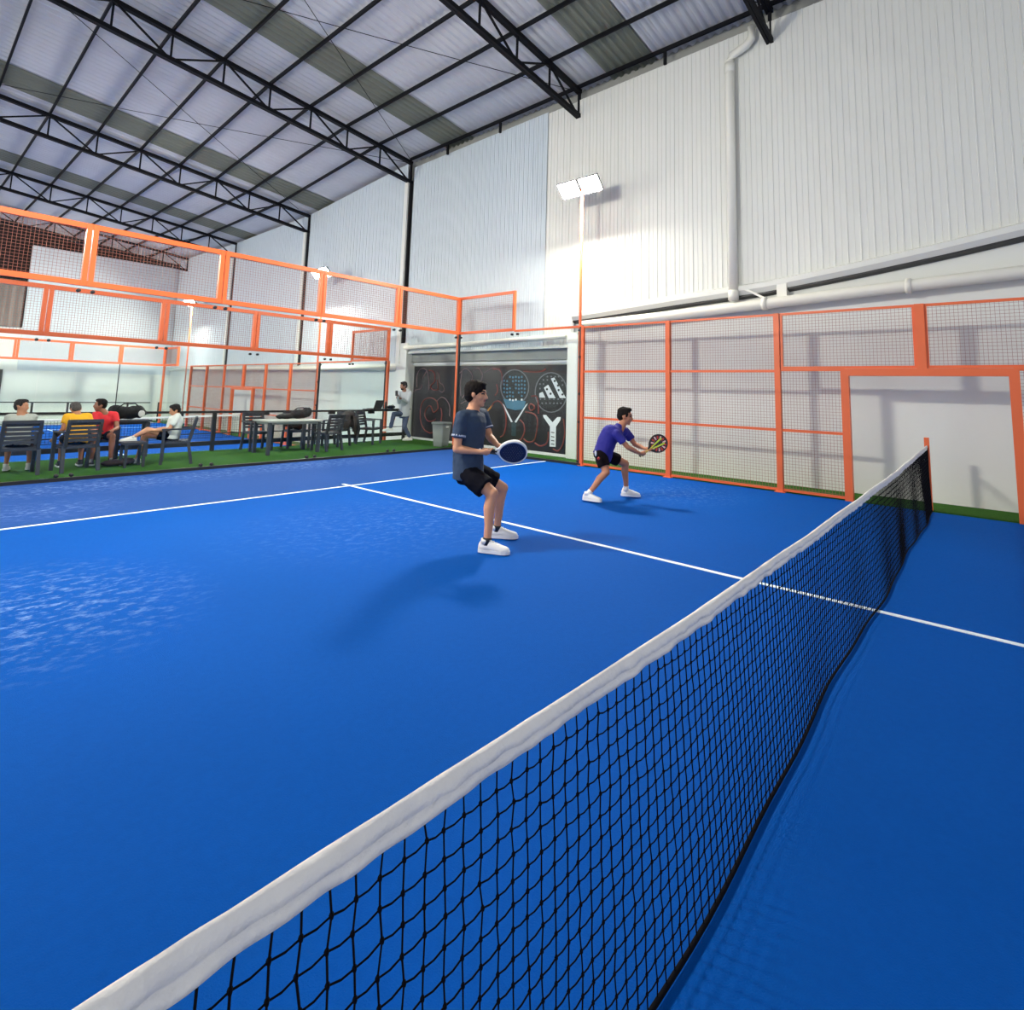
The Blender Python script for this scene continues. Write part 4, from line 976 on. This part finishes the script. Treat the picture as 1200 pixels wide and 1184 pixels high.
M_DSH = mat('dark_shoe', (34, 32, 38), rough=.6); M_HOOD = mat('pale_grey_hoodie', (204, 208, 214), rough=.9, var=.06)
sit('person in a grey t-shirt seated at the far left with a hand at the chin', -3.42, 11.18, 1.35, dict(lean=.10),
    dict(skin=SK2, top=M_LG, bottom=M_BSHORT, shoe=M_SHOE, leg=.7, handR=(1, V((-.3, -.2, .6)), V((-1, 0, 0)), .6, 1)), look=HR*.9+HF*.2,
    J2=dict(head=Y(25.5, 476.5, 11.3), elR=Y(37, 499, 11.3), wrR=Y(34, 488, 11.42)))
sit('person in a bright yellow t-shirt seated with the back to the court', -2.67, 11.18, 1.5, dict(lean=.12),
    dict(skin=SK2, top=M_YEL, bottom=M_BSHORT, shoe=M_DSH, leg=.7, hair=mat('grey_brown_hair', (62, 54, 52), rough=.8, var=.3, vscale=50)), look=V((.05, .8, -.45)),
    J2=dict(head=Y(89, 479.5, 11.38), elL=Y(74, 503, 11.30), wrL=Y(60, 517, 11.5), elR=Y(112, 512, 11.15), wrR=Y(104, 522, 11.45)))
sit('person in a red t-shirt seated facing the camera with folded forearms', -2.12, 12.0, -1.75, dict(lean=.18),
    dict(skin=SK3, top=M_REDC, bottom=M_BSHORT, shoe=M_DSH, leg=.62), look=-HR*.75-HF*.65,
    J2=dict(head=Y(117.5, 475, 11.82)))
# boy in white: one leg folded high, the other down
wf = math.pi-.25; f = V((math.cos(wf), math.sin(wf), 0)); c = V((-1.2, 11.22, .5)); l = V((-f.y, f.x, 0))
sit('boy in a white t-shirt seated in profile with one bare leg raised', -1.2, 11.22, wf, dict(lean=-.05),
    dict(skin=SK, top=M_WHC, bottom=M_BSHORT, shoe=M_SHOE, leg=.55, loose=.03, hem=-.1, sleeve=.7), .88, look=f*.95+V((0, 0, -.35))-HF*.1,
    J2=dict(head=Y(205, 481, 11.2), knL=c+f*.40+V((0, 0, .14))+l*.06, anL=c+f*.62+V((0, 0, -.0))+l*.05, knR=c+f*.44-l*.1+V((0, 0, .02)), anR=c+f*.52-l*.12-V((0, 0, .415))))
# standing figure leaning on the counter
J = dict(head=Y(473, 452.5, 12.62), neck=Y(474, 459, 12.62))
o_ = V((5.33, 12.62, 0)); l = (HR*.8+HF*.35).normalized(); l2 = V((l.x, l.y, 0))
nk = J['neck']; J['shL'] = nk+l2*.18-V((0, 0, .05)); J['shR'] = nk-l2*.17-V((0, 0, .05))
J['hipL'] = Y(475.5, 485, 12.66)+l2*.04; J['hipR'] = Y(471.5, 485, 12.6)-l2*.05
J['elL'] = Y(477, 471, 12.42); J['wrL'] = Y(469.5, 467, 12.36); J['elR'] = Y(467.5, 471.5, 12.46); J['wrR'] = Y(466, 463.5, 12.38)
J['knL'] = Y(474, 500, 12.5); J['anL'] = V((J['hipL'].x-.03, 12.42, .10)); J['knR'] = Y(461.5, 485.5, 12.52); J['anR'] = Y(457.5, 502, 12.56)
person('person in a pale grey hoodie and jeans standing at the counter looking at a phone', J, -HR*.75-HF*.55+V((0, 0, -.2)),
       dict(skin=SK3, top=M_HOOD, topname='hoodie', bottom=M_JEAN, shoe=M_SHOE, leg=1.5, sleeve=1.5, hood=True, beard=True, toeL=-HR*.8-HF*.5, toeR=-HR*.9-HF*.3, handL=(1, -HR+V((0, 0, .2)), -HF, .5, 1), handR=(1, -HR*.4+V((0, 0, .9)), -HR, .5, 1)), 1.0, .014, False)
p_ = Y(464.8, 461, 12.3)
ph = thing('mobile_phone', 'dark phone held up by the person in the pale hoodie', 'phone', p_, YAW)
bevel(MB().box((-.006, -.037, -.075), (.006, .037, .075)).build('phone_body', M_BLACK, ph), .003); MB().box((.006, -.033, -.068), (.0075, .033, .068)).build('screen', M_EYE, ph)

# ------------------------------------------------------------------ light and view
w = bpy.data.worlds.new('world'); scn.world = w; w.use_nodes = True
bg_ = w.node_tree.nodes['Background']; bg_.inputs['Color'].default_value = (.93, .95, 1.0, 1); bg_.inputs['Strength'].default_value = .8
scn.view_settings.view_transform = 'Standard'; scn.view_settings.look = 'None'; scn.view_settings.gamma = 1
scn.view_settings.exposure = 0.40; scn.view_settings.use_curve_mapping = False
scn.cycles.use_denoising = True
scn.cycles.max_bounces = 8; scn.cycles.transparent_max_bounces = 24; scn.cycles.sample_clamp_indirect = 6
